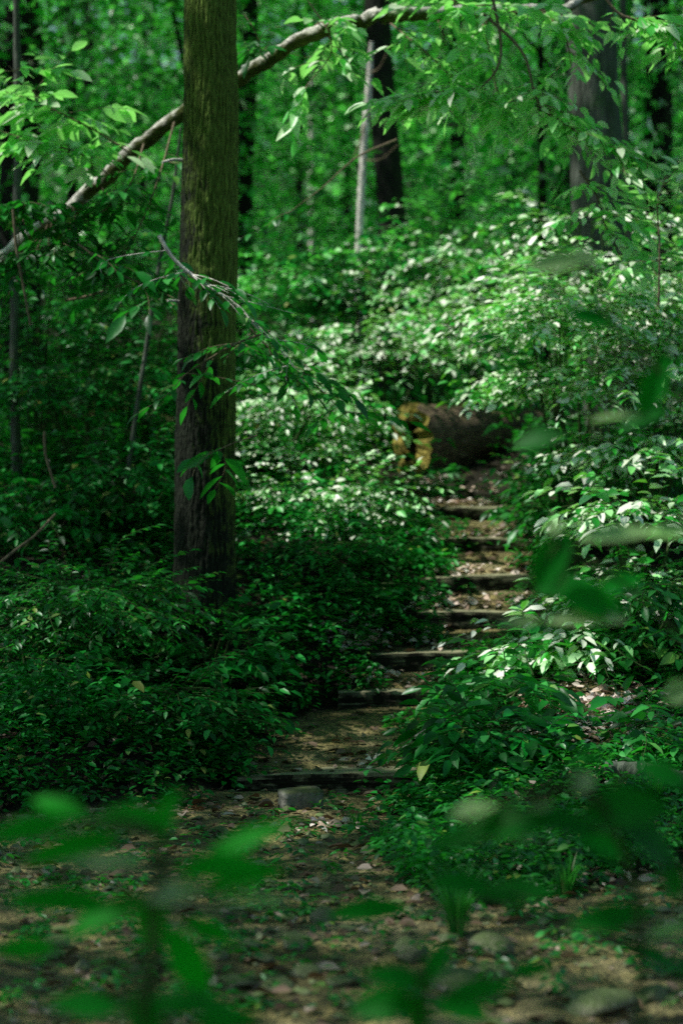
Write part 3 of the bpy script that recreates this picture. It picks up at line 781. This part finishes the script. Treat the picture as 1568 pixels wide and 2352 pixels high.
# ------------------------------------------------------------------ arching trunk
def arching():
    d = 12.8
    px = [(-420, 1120), (-200, 800), (0, 605), (110, 512), (200, 450), (300, 352), (415, 262), (550, 176), (650, 112), (750, 66), (870, 38), (1000, 30), (1150, 26), (1300, 12), (1460, -30)]
    pts = np.array([P(x, y, d + .5 * math.sin(i * .5)) for i, (x, y) in enumerate(px)])
    pts[0][2] = tz(pts[0][0], pts[0][1]) - .05
    base = pts[0]
    rad = [.055, .05, .046, .042, .041, .04, .038, .037, .037, .037, .038, .036, .03, .024, .018]
    root = empty('arching_tree', base, 'long arching mossy trunk crossing behind the main tree', 'tree')
    q = spline(np.hstack([pts, np.array(rad)[:, None]]), 160)
    for i in range(160):
        q[i, :3] += [.02 * mn.noise((i * .13, 1, 0)) + .012 * mn.noise((i * .37, 2, 0)), .03 * mn.noise((i * .1, 3, 0)), .045 * mn.noise((i * .12, 4, 0)) + .02 * mn.noise((i * .35, 5, 0))]
        q[i, 3] *= 1 + .22 * mn.noise((i * .3, 6, 0))
    mb = MB(); mb.tube(q[:, :3], q[:, 3], 16, True, .07, 9); mb.build('trunk', BARK_ARCH, root, base)
    # leafy side branches
    def br(path, n, ll, mat, seed, lw=None, rt=.006, hang=.2):
        g = np.random.default_rng(seed); tw = MB(); Lv = Leaves()
        s = spline(path, 24); tw.tube(s, np.linspace(rt, .002, 24), 5)
        for i in range(int(n * 1.3)):
            t = int(g.uniform(4, 23)); dv = nz(s[min(t + 1, 23)] - s[t - 1])
            v = nz(dv * [.7, .7, .35] + g.normal(size=3) * [.8, .6, .14]); k = .7 + .6 * g.random()
            spray(Lv, tw, s[t], v, .24 * (.5 + .9 * g.random()), int(g.integers(4, 9)), ll * k, (lw or ll * .40) * k, .16, .002, g, hang=hang)
        b = tw.build('branch', TWIG, root, base)
        f = Lv.build('leaves', mat, None, base, 3); f.parent = b
    D = 12.2
    br([P(300, 352, d), P(220, 300, D), P(110, 240, D), P(20, 150, D)], 20, .125, LEAF_BRANCH, 1)
    br([P(250, 400, d), P(180, 350, D), P(100, 330, D), P(0, 300, D)], 18, .12, LEAF_BRANCH, 2)
    br([P(330, 330, d), P(300, 420, D), P(240, 480, D), P(180, 520, D)], 20, .10, LEAF, 3)
    br([P(100, 520, d), P(60, 470, D), P(20, 480, D), P(-40, 520, D)], 26, .10, LEAF, 4)
    br([P(400, 280, d), P(360, 420, D), P(300, 560, D), P(230, 640, D)], 16, .11, LEAF, 5)
    br([P(700, 85, d), P(740, 50, D), P(760, 120, D), P(700, 200, D)], 12, .11, LEAF_BRANCH, 6)
    br([P(880, 38, d), P(930, 80, D), P(990, 130, D), P(1060, 200, D), P(1120, 240, D)], 18, .10, LEAF_BRANCH, 7)
    br([P(1100, 28, d), P(1120, 100, D), P(1140, 200, D), P(1160, 260, D)], 14, .10, LEAF_BRANCH, 8)
    br([P(1000, 30, d), P(1010, 60, D), P(1025, 105, D)], 5, .09, LEAF_BRANCH, 9)
    br([P(1180, 20, d), P(1080, 15, D), P(1000, -20, D)], 7, .13, LEAF_BRANCH, 10)
    br([P(600, 145, d), P(590, 80, D), P(560, 30, D)], 8, .11, LEAF, 11)
    br([P(1200, 20, d), P(1260, 40, D), P(1300, 90, D), P(1310, 150, D)], 14, .10, LEAF_BRANCH, 12)
    br([P(1040, 30, d), P(1110, 10, D), P(1200, 30, D), P(1270, 20, D)], 14, .12, LEAF_BRANCH, 14)
    br([P(150, 480, d), P(130, 560, D), P(60, 600, D), P(-20, 640, D)], 30, .09, LEAF, 15)
    # bare hanging twigs
    for path in ([(168, 470), (172, 500), (180, 540)], [(236, 430), (240, 470), (248, 505)], [(110, 515), (90, 560), (75, 590)], [(120, 510), (112, 550), (120, 600)], [(30, 470), (40, 510), (45, 580)],
                 [(760, 60), (735, 40), (700, -10)], [(745, 70), (775, 110), (800, 135)], [(1115, 30), (1120, 90), (1145, 240)]):
        mb = MB(); mb.tube(spline([P(x, y, 12.7) for x, y in path], 12), np.linspace(.006, .0035, 12), 5); mb.build('hanging_twig', TWIG, root, base)
arching()

# ------------------------------------------------------------------ overhanging branches (rooted in trees outside the view)
def leafy_branch(name, label, path, n, ll, mat, seed, rt=.009, m=TWIG, sl=.24, nl=6, hang=.2, lw=None, spread=1, lowest=4):
    g = np.random.default_rng(seed); tw = MB(); Lv = Leaves()
    path = np.array(path); s = spline(path, 40)
    root = empty(name, s[0], label, 'branch')
    tw.tube(s, np.linspace(rt, .002, 40), 6)
    for i in range(n):
        t = int(g.uniform(lowest, 39)); dv = nz(s[min(t + 1, 39)] - s[t - 1])
        v = nz(dv * [.8, .8, .4] + g.normal(size=3) * np.array([.8, .6, .14]) * spread)
        k = .7 + .6 * g.random()
        spray(Lv, tw, s[t], v, sl * (.5 + .9 * g.random()), nl + int(g.integers(-2, 3)), ll * k, (lw or ll * .40) * k, .16, .0025, g, hang=hang)
    tw.build('twig', m, root, s[0]); Lv.build('leaves', mat, root, s[0], 3)
    return root
D = 11.6
leafy_branch('leafy_branch', 'sunlit leafy branch drooping from the top right corner', [P(1330, -120, D), P(1410, 20, D), P(1490, 50, D), P(1560, 75, D), P(1640, 110, D)], 44, .12, LEAF_BRANCH, 21, lowest=10)
leafy_branch('leafy_branch', 'whitish sunlit leaf spray hanging left of the grey leaning tree', [P(1120, -60, 12), P(1150, 120, 12), P(1100, 200, 12), P(1010, 210, 12), P(940, 220, 12)], 44, .10, LEAF_BRANCH, 22, lowest=16)
leafy_branch('leafy_branch', 'long leafy branch sweeping down across the leaning grey trunk', [P(1110, 30, 12), P(1200, 120, 12), P(1240, 240, 12), P(1340, 310, 12), P(1440, 370, 12)], 52, .095, LEAF_BRANCH, 23, lowest=14)
leafy_branch('leafy_branch', 'pale bare twig with few leaves slanting across the mossy trunk', [P(365, 540, 11.2), P(400, 595, 11.2), P(460, 645, 11.2), P(530, 690, 11.2), P(572, 735, 11.2), P(650, 810, 11.3), P(700, 880, 11.3)], 18, .085, LEAF, 24, .010, BARK_PALE, spread=.9, lowest=3)
leafy_branch('leafy_branch', 'shaded leaf spray in front of the lower middle of the mossy trunk', [P(620, 760, 11.2), P(540, 790, 11.1), P(470, 830, 11.1), P(410, 870, 11.1)], 9, .085, LEAF, 25, .006, TWIG, lowest=3)
leafy_branch('leafy_branch', 'leafy shoot hanging right of the mossy trunk above the dappled bush', [P(560, 740, 11.4), P(640, 820, 11.4), P(720, 880, 11.4), P(800, 960, 11.4)], 14, .10, LEAF, 26, .006, TWIG, lowest=3)
leafy_branch('leafy_branch', 'small drooping sprig against the dark lower mossy trunk', [P(590, 1000, 11.2), P(530, 1020, 11.2), P(480, 1045, 11.2)], 4, .11, LEAF, 27, .004, TWIG, lowest=6)
leafy_branch('leafy_branch', 'curved thin bare twig between the snag and mossy tree', [P(910, 320, 13.4), P(820, 360, 13.2), P(740, 430, 13.1), P(660, 490, 13)], 2, .08, LEAF, 28, .007, TWIG, lowest=34)
leafy_branch('leafy_branch', 'dark green leaf spray left of the mossy trunk at mid height', [P(180, 560, 12), P(260, 620, 12), P(340, 660, 12), P(400, 700, 11.8)], 16, .12, LEAF, 29, .006, TWIG, lowest=3)
leafy_branch('leafy_branch', 'upright sunlit shoot at the right edge with curling leaves', [P(1512, 700, 11.8), P(1514, 560, 11.8), P(1510, 470, 11.8), P(1530, 400, 11.8)], 22, .10, LEAF_BRANCH, 31, .006, TWIG, lowest=3)
leafy_branch('leafy_branch', 'arching brown shoot below the leaning grey trunk with small leaves', [P(1330, 390, 12.2), P(1370, 450, 12.2), P(1390, 520, 12.2), P(1440, 620, 12.2)], 20, .09, LEAF_BRANCH, 32, .006, TWIG, lowest=3)

# bare vines on the left
for lab, path, d in [('pale vine dangling at the left edge above the shrubs', [(30, 480), (38, 570), (52, 650), (70, 745)], 12),
                     ('short vine hanging in the dark hollow at the left', [(102, 990), (104, 1040), (115, 1080), (127, 1120)], 11.8),
                     ('bent bare stem in the dark lower left woods', [(-20, 1310), (30, 1268), (80, 1230), (128, 1180)], 11.5),
                     ('thin straight dead stem leaning in the left shrubs', [(150, 690), (200, 680), (290, 650)], 12.5)]:
    p = spline([P(x, y, d) for x, y in path], 20)
    mb = MB(); mb.tube(p, np.linspace(.008, .006, 20), 6, True, .1, 2)
    o = mb.build('hanging_vine', TWIG, None, p[0]); o.location = p[0]; tag(o, lab, 'vine', 'bare vines and stems')

# ------------------------------------------------------------------ grass
def tuft(label, p, n, h, seed, lean=.5, mat=GRASS):
    g = np.random.default_rng(seed); mb = MB()
    for i in range(n):
        a = g.uniform(0, 6.28); l = h * (.55 + .6 * g.random()); le = lean * (.3 + g.random())
        dx = np.array([math.cos(a), math.sin(a), 0]); b = p + dx * .03 * g.random()
        t = np.linspace(0, 1, 6)[:, None]
        c = b + np.array([0, 0, 1]) * l * (t - .38 * le * t ** 2) + dx * l * le * t ** 1.7
        s = np.array([-math.sin(a), math.cos(a), 0]) * (.0035 * (1 - .9 * t ** 2))
        V = np.stack([c - s, c + s], 1).reshape(-1, 3); k = np.arange(5)[:, None] * 2
        mb.add(V, k + [0, 1, 3, 2])
    o = mb.build('grass_tuft', mat, None, p); o.location = p
    tag(o, label, 'grass', 'grass tufts by the trail')
for lab, px, py, n, h, sd in [('large grass tuft between the round stone and the yellowish stone', 1050, 2150, 110, .22, 1), ('sparse grass at the edge of the dirt, right of centre', 1180, 2110, 50, .15, 2),
                              ('pale dry grass clump at the right edge above the dirt', 1500, 1850, 70, .17, 3), ('small grass clump where the bank meets the dirt', 880, 1950, 46, .1, 4),
                              ('short sunlit grass below the lowest step on the right', 820, 1905, 40, .08, 5), ('shaded grass clump under the blurred right plants', 1300, 2060, 60, .14, 6)]:
    tuft(lab, gp(px, py), n, h, sd)

# ------------------------------------------------------------------ blurred foreground plants
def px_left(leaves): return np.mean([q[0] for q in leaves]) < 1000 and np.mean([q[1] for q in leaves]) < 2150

def front_plant(name, label, stem, leaves, d, seed, rt=.006):
    """leaves: (px, py, angle on the picture, length px, width px, pale, depth offset)"""
    g = np.random.default_rng(seed)
    s = spline([np.array(q) for q in stem], 24)
    root = empty(name, s[0], label, 'plant')
    tw = MB(); tw.tube(s, np.linspace(rt, rt * .5, 24), 7)
    A = Leaves(); Bp = Leaves()
    for (px, py, ang, ln, wd, pale, dd) in leaves:
        dep = d + dd; c = P(px, py, dep); sc = dep / F
        a = math.radians(ang)
        dr = RT * math.cos(a) + UP * math.sin(a) + FWD * g.uniform(-.35, .35)
        start = c - nz(dr) * ln * sc * .5
        nr = np.array([g.normal() * .2, -.75 + .2 * g.normal(), .75])
        (Bp if pale else A).add(start, dr, nr, ln * sc * 1.05, wd * sc * 1.0, .12)
        near = s[np.argmin(np.linalg.norm(s - start, axis=1))]
        tw.tube(spline([near, (near + start) / 2 + [0, 0, .01], start], 6), np.linspace(rt * .5, .0012, 6), 5, False)
    st = tw.build('stem', TWIG_GREEN, root, s[0])
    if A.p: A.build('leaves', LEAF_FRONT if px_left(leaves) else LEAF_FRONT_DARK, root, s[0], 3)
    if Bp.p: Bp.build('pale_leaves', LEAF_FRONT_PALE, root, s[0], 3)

def stem_to(px, d, tops):
    b = P(px, 2352, d); b[2] = tz(b[0], b[1]); return [b] + [P(x, y, d) for x, y in tops]
front_plant('broadleaf_plant', 'blurred broad leaved plant in the lower left front', stem_to(345, 3.4, [(348, 2280), (352, 2120), (365, 2010), (380, 1900)]), [
    (70, 1905, 185, 200, 80, 0, 0), (140, 1855, 160, 150, 60, 0, .1), (300, 1880, 175, 190, 70, 0, .1), (380, 1880, 70, 150, 75, 0, 0), (170, 1945, 190, 240, 60, 0, .2),
    (245, 1978, 178, 190, 44, 1, 0), (560, 1930, 28, 240, 60, 0, .1), (500, 1990, 10, 210, 70, 0, 0), (405, 2050, 15, 150, 60, 1, 0), (555, 2020, 20, 210, 60, 0, .1),
    (570, 2068, 8, 190, 40, 1, .1), (140, 2070, 172, 260, 70, 0, 0), (250, 2100, 200, 240, 80, 0, .1), (350, 2120, 260, 160, 80, 0, 0), (430, 2210, 300, 200, 90, 0, 0),
    (480, 2140, 340, 150, 60, 0, .1), (60, 2180, 180, 160, 60, 0, .3)], 3.4, 1, .010)
front_plant('broadleaf_plant', 'dark blurred seedling at the bottom edge, left of centre', stem_to(330, 3.3, [(330, 2345), (335, 2310)]), [
    (200, 2310, 170, 180, 90, 0, 0), (430, 2310, 5, 240, 110, 0, 0), (330, 2345, 300, 150, 80, 0, 0), (520, 2345, 10, 160, 60, 0, .1)], 3.3, 2, .006)
front_plant('broadleaf_plant', 'blurred seedling at the bottom edge, right of centre', stem_to(960, 3.6, [(965, 2330), (970, 2260), (975, 2215)]), [
    (920, 2250, 160, 170, 70, 0, 0), (1000, 2215, 60, 130, 60, 0, 0), (880, 2310, 185, 160, 90, 0, 0), (1090, 2280, 20, 190, 60, 0, 0), (1060, 2320, 350, 150, 70, 0, .1), (960, 2330, 270, 120, 60, 0, 0), (1220, 2230, 10, 110, 40, 0, .4)], 3.6, 3)
front_plant('broadleaf_plant', 'blurred dark leaves of the plant at the lower right front', stem_to(1480, 3.8, [(1470, 2200), (1440, 2000), (1400, 1880), (1330, 1800)]), [
    (1085, 1862, 20, 120, 60, 1, 0), (1170, 1895, 10, 230, 90, 0, 0), (1060, 1925, 190, 150, 60, 0, .1), (1180, 1925, 5, 150, 34, 1, 0), (1240, 1850, 10, 60, 40, 1, 0), (1290, 1890, 350, 160, 80, 0, .1),
    (1430, 1860, 10, 200, 110, 0, 0), (1500, 1950, 330, 180, 120, 0, 0), (1380, 1940, 340, 140, 70, 0, .2), (1335, 1800, 40, 70, 55, 1, 0), (1400, 2110, 15, 220, 80, 0, .1), (1500, 2200, 340, 190, 80, 0, 0),
    (1540, 2135, 20, 120, 40, 1, 0), (1180, 2050, 8, 200, 70, 0, .6), (1060, 2030, 170, 140, 60, 0, .7), (850, 2090, 180, 190, 50, 0, .9), (1350, 1745, 20, 110, 60, 0, .2), (1520, 1780, 340, 130, 90, 0, .1), (1540, 2020, 300, 120, 80, 0, 0)], 3.8, 4, .007)
front_plant('broadleaf_plant', 'blurred leaf sprig from the right hanging before the middle steps', [P(1720, 1900, 4.4), P(1640, 1600, 4.4), P(1520, 1420, 4.4), P(1400, 1320, 4.4), P(1280, 1250, 4.4)], [
    (1270, 1210, 90, 46, 34, 1, 0), (1265, 1290, 60, 150, 80, 0, 0), (1300, 1350, 10, 150, 90, 0, .1), (1360, 1385, 350, 170, 80, 0, 0), (1340, 1418, 5, 200, 44, 1, 0), (1190, 1430, 10, 110, 36, 1, .1),
    (1420, 1225, 10, 190, 50, 1, 0), (1535, 1220, 10, 110, 50, 1, 0), (1558, 1590, 30, 80, 56, 1, 0), (1420, 1340, 20, 120, 60, 0, .1)], 4.4, 5)
front_plant('broadleaf_plant', 'blurred leaf sprig from the right hanging before the sunlit shrub', [P(1760, 1300, 4.4), P(1660, 1050, 4.4), P(1560, 900, 4.4), P(1440, 780, 4.4), P(1330, 650, 4.4)], [
    (1275, 602, 12, 150, 44, 1, 0), (1345, 590, 330, 80, 40, 1, .1), (1360, 730, 355, 120, 48, 0, 0), (1500, 890, 70, 150, 64, 0, 0), (1235, 1010, 15, 120, 70, 0, 0), (1420, 955, 12, 150, 44, 1, 0), (1120, 775, 10, 90, 40, 0, .6), (1480, 960, 200, 120, 60, 0, .1)], 4.4, 6)

# ------------------------------------------------------------------ woods behind
def woodland_tree(name, label, group, x, y, h, r, nclump, per, ll, seed, low=.12, mat=LEAF_FAR, bark=BARK_DARK, tr=.05):
    g = np.random.default_rng(seed)
    zb = tz(x, y); base = np.array([x, y, zb])
    root = empty(name, base, label, 'tree', group)
    tp = [base - [0, 0, .1], base + [g.normal() * .1, 0, h * .4], base + [g.normal() * .25, g.normal() * .2, h * .95]]
    mb = MB(); mb.tube(spline(tp, 16), np.linspace(tr, tr * .3, 16), 8, True, .05, seed)
    Lv = Leaves()
    for i in range(nclump):
        t = low + (1 - low) * g.random(); a = g.uniform(0, 6.28); rr = r * (g.random() ** .6) * (1.1 - .55 * t)
        c = base + np.array([math.cos(a) * rr, math.sin(a) * rr, h * t])
        if i % 4 == 0: mb.tube(spline([base + [0, 0, max(.2, h * t - rr * .6)], (c + base + [0, 0, h * t]) / 2 * [1, 1, 1] * 1.0 if False else (c + (base + [0, 0, h * t - rr * .2])) / 2, c], 6), np.linspace(tr * .3, .004, 6), 4, False)
        # flat layered clump
        q = c + g.normal(size=(per, 3)) * [.38, .38, .10]
        dd = nz(g.normal(size=(per, 3)) * [1, 1, .3] + [0, 0, -.25])
        nn = np.array([0, 0, 1.0]) + g.normal(size=(per, 3)) * .45
        s = ll * (.6 + .7 * g.random(per)); Lv.add(q, dd, nn, s, s * .6, .12)
    mb.build('trunk', bark, root, base)
    Lv.build('crown', mat, root, base, 1)

gw = np.random.default_rng(4)
UND = [(-2.6, 19, 4.6, 1.3), (-1.2, 20.5, 4.2, 1.2), (.35, 21, 4.0, 1.2), (1.7, 19.5, 4.6, 1.3), (3.1, 20, 5, 1.4), (-3.9, 22, 6, 1.6), (2.3, 23.5, 6, 1.6), (-.4, 24.5, 6, 1.6), (-2.2, 25.5, 7, 1.7), (4.0, 25.5, 7, 1.7), (1.1, 26.5, 7, 1.7)]
for i, (x, y, h, r) in enumerate(UND):
    woodland_tree('understory_tree', 'slender leafy understory tree in the softly blurred woods behind', 'understory trees of the woods behind', x, y, h, r, int(80 * r), 24, .12, 300 + i, mat=LEAF_FAR)
# farther wood: one mass of foliage with no countable trees
def distant():
    g = np.random.default_rng(9); Lv = Leaves()
    n = 7000
    y = g.uniform(29, 52, n); x = g.uniform(-.24, .24, n) * y * 1.15; h = 10 * g.random(n)
    z = terrain(x, y) + .3 + h
    for k in range(n):
        per = 22
        q = np.array([x[k], y[k], z[k]]) + g.normal(size=(per, 3)) * [.55, .5, .16]
        dd = nz(g.normal(size=(per, 3)) * [1, 1, .3] + [0, 0, -.2]); s = .17 * (.6 + .7 * g.random(per))
        Lv.add(q, dd, np.array([0, 0, 1.0]) + g.normal(size=(per, 3)) * .5, s, s * .65, .1)
    # unseen high layer added to shade the far wood, broken by gaps that let the sun through
    n = 4200
    x = g.uniform(-16, 15, n); y = g.uniform(27, 56, n)
    gap = np.sin(1.1 * x + .6 * y) * np.sin(.8 * y - .9 * x + 2) + .5 * np.sin(2.7 * x) * np.sin(2.3 * y)
    ok = gap > np.where(x < 1, 1.2, .0); x, y = x[ok], y[ok]; z = np.maximum(terrain(x, y) + 13, 1.5 + .2 * y + 3) + 2 * g.random(len(x))
    per = 14
    q = np.repeat(np.stack([x, y, z], 1), per, 0) + g.normal(size=(len(x) * per, 3)) * [.5, .5, .15]
    k = len(q); s = .3 * (.6 + .7 * g.random(k))
    Lv.add(q, nz(g.normal(size=(k, 3)) * [1, 1, .25]), np.array([0, 0, 1.0]) + g.normal(size=(k, 3)) * .3, s, s * .65, .1)
    o = Lv.build('distant_woods', LEAF_FAR, None, None, 1)
    tag(o, 'far sunlit wood seen as one mass of pale green foliage', 'woods', None, 'stuff')
distant()
FARX = [(-4.6, 33), (-3.2, 31), (-1.5, 34), (.6, 36), (2.2, 32), (4.2, 35), (5.6, 33)]
for i, (x, y) in enumerate(FARX):
    woodland_tree('understory_tree', 'tall far tree showing only as a thin dark stem', 'far thin stems of the woods behind', x, y, 13, 2.2, 40, 18, .16, 400 + i, .5, tr=.1)

# ------------------------------------------------------------------ canopy overhead: unseen leaves added to shape the sunlight, hung on trees in view
# chosen sunlit spots; leaves on their sun rays are cut from the canopy: centre, radius
LIT = [(P(1330, 780, 13), 1.0), (P(1500, 650, 13), .9), (P(1500, 950, 12.5), .6), (P(1470, 1230, 11.6), .45), (P(1110, 690, 16), 1.0), (P(900, 780, 15.8), .8), (P(650, 680, 16.5), .5),
       (P(730, 980, 14.2), .5), (P(780, 1120, 13.4), .5), (P(1330, 1590, 10.4), .34), (P(1060, 1300, 12.6), .24), (P(1000, 1470, 11.7), .2), (P(880, 1560, 11.5), .12), (P(1080, 1380, 12.2), .2), (P(1060, 1150, 14), .25), (P(1000, 920, 15), .5), (P(1120, 915, 15.2), .35), (P(1250, 930, 15.4), .5),
       (P(980, 210, 12), .8), (P(1150, 200, 12), .8), (P(1400, 60, 11.6), .7), (P(1500, 120, 11.6), .7), (P(1380, 350, 12), .7), (P(1250, 60, 12.3), .6), (P(1520, 480, 11.8), .5), (P(700, 90, 12.8), .5), (P(850, 40, 12.8), .4), *[(P(x, y, 12.8), .36) for x, y in [(350, 310), (300, 352), (200, 450), (250, 400), (415, 262), (570, 165), (640, 115), (760, 60), (950, 35), (1080, 30)]],
       (P(120, 240, 12.2), .6), (P(100, 330, 12.2), .5), (P(838, 320, 17.4), .7), (P(500, 205, 12.8), .3), (P(600, 140, 12.8), .35), (P(280, 370, 12.8), .3), (P(450, 240, 12.8), .2), (P(1120, 1480, 11), .2), (P(740, 1905, 9.1), .14), (P(820, 2180, 7.1), .09), (P(60, 2190, 7), .06), (P(1275, 600, 4.4), .16), (P(1085, 1862, 3.8), .10), (P(1340, 1420, 4.4), .12), (P(1420, 1225, 4.4), .12),
       (P(1420, 1800, 9.3), .22), (P(1440, 2230, 6.8), .12), (P(480, 660, 11.2), .12), (P(60, 1540, 10.8), .2), (P(1070, 1980, 8.3), .12)]
gl = np.random.default_rng(33)
for _ in range(26):
    x, y = gl.uniform(-1.3, 1.2), gl.uniform(6.2, 9.4); LIT.append((np.array([x, y, tz(x, y)]), gl.uniform(.03, .08)))
for _ in range(70):
    LIT.append((P(gl.uniform(0, 1568), gl.uniform(400, 1800), gl.uniform(10.5, 15)), gl.uniform(.05, .13)))
def shade_canopy():
    g = np.random.default_rng(21)
    n = 7600
    c = np.stack([g.uniform(-14, 3.5, n), g.uniform(.5, 25, n), 0 * g.random(n)], 1)
    c = c[(c[:, 1] > 8.6 + .5 * np.sin(c[:, 0] * 1.3)) | (c[:, 0] < -2.6) | (g.random(n) < .15)]; n = len(c)
    c[:, 2] = np.maximum(7.2 + .9 * g.random(n), 1.5 + .19 * c[:, 1] + 1.7) + 1.6 * g.random(n)
    per = 14
    q = (c[:, None, :] + g.normal(size=(n, per, 3)) * [.26, .26, .07]).reshape(-1, 3)
    keep = np.ones(len(q), bool)
    for p, r in LIT:
        v = q - p; t = v @ S; dist = np.linalg.norm(v - t[:, None] * S, axis=1)
        rj = 1.2 * r * (1 + .25 * np.sin(q[:, 0] * 7 + q[:, 1] * 5))
        patch = (r < .45) | (np.sin(q[:, 0] * 5.1 + q[:, 2] * 2) * np.sin(q[:, 1] * 4.3 + 1) > -.62)
        keep &= ~((dist < rj) & patch & (g.random(len(q)) < .985))
    q = q[keep]; k = len(q)
    dd = nz(g.normal(size=(k, 3)) * [1, 1, .3]); nn = np.array([0, 0, 1.0]) + g.normal(size=(k, 3)) * .35; s = .17 * (.6 + .7 * g.random(k))
    tops = np.array([t[1] for t in TREES]); own = np.argmin(((q[:, None, :2] - tops[None, :, :2]) ** 2).sum(-1), 1)
    for i, (root, top, r) in enumerate(TREES):
        m = own == i
        if m.sum() < 20: continue
        Lv = Leaves(); Lv.add(q[m], dd[m], nn[m], s[m], s[m] * .6, .1)
        base = np.array(root.location)
        Lv.build('crown', LEAF_CROWN, root, base, 1)  # leaves placed out of view to cast shade, attached as the tree's crown
        mb = MB(); pts = q[m]
        for kk in range(6):
            e = pts[g.integers(len(pts))]; b = top.copy(); b[2] = min(b[2], e[2]) - .8 - .5 * g.random()
            mb.tube(spline([b, (b + e) / 2 + [0, 0, .2], e], 10), np.linspace(max(r * .5, .02), .01, 10), 6, False)
        mb.build('limb', BARK_DARK, root, base)
shade_canopy()
for i, (x, y, h, r) in enumerate([(-4.5, -5, 10, 2.8), (-.8, -7, 11, 3), (3.2, -5.5, 10, 2.8), (6.5, -1, 9, 2.4), (-7.5, 0, 9, 2.4)]):  # unseen trees added behind the camera to block frontal sky light
    woodland_tree('understory_tree', 'unseen leafy tree added behind the camera to block sky light', 'unseen trees added behind the camera', x, y, h, r, int(95 * r), 26, .2, 500 + i, .06, LEAF_CROWN, tr=.12)

# ------------------------------------------------------------------ light, world, camera
w = bpy.data.worlds.new('World'); SC.world = w; w.use_nodes = True
nt = w.node_tree; bg = nt.nodes['Background']
sky = nt.nodes.new('ShaderNodeTexSky'); sky.sky_type = 'NISHITA'; sky.sun_disc = False
sky.sun_elevation = EL; sky.sun_rotation = AZ
nt.links.new(sky.outputs[0], bg.inputs[0]); bg.inputs[1].default_value = .125
ld = bpy.data.lights.new('sun', 'SUN'); ld.energy = 5; ld.angle = math.radians(.53); ld.color = (1, .98, .93)
lo = bpy.data.objects.new('sun', ld); COL.objects.link(lo)
lo.rotation_euler = Vector(S).to_track_quat('Z', 'Y').to_euler(); lo.location = (0, 0, 30)

cd = bpy.data.cameras.new('camera'); co = bpy.data.objects.new('camera', cd); COL.objects.link(co)
co.location = CAM; co.rotation_euler = (math.radians(90) - PITCH, 0, 0)
cd.sensor_fit = 'HORIZONTAL'; cd.sensor_width = 24; cd.lens = 24 * F / 1568
cd.clip_start = .1; cd.clip_end = 500
cd.dof.use_dof = True; cd.dof.focus_distance = 9.6; cd.dof.aperture_fstop = 2.0
SC.camera = co
SC.view_settings.view_transform = 'Standard'; SC.view_settings.look = 'None'; SC.view_settings.exposure = 0
SC.render.engine = 'CYCLES'
SC.cycles.max_bounces = 6; SC.cycles.diffuse_bounces = 2; SC.cycles.glossy_bounces = 2; SC.cycles.transmission_bounces = 4
SC.cycles.use_denoising = False
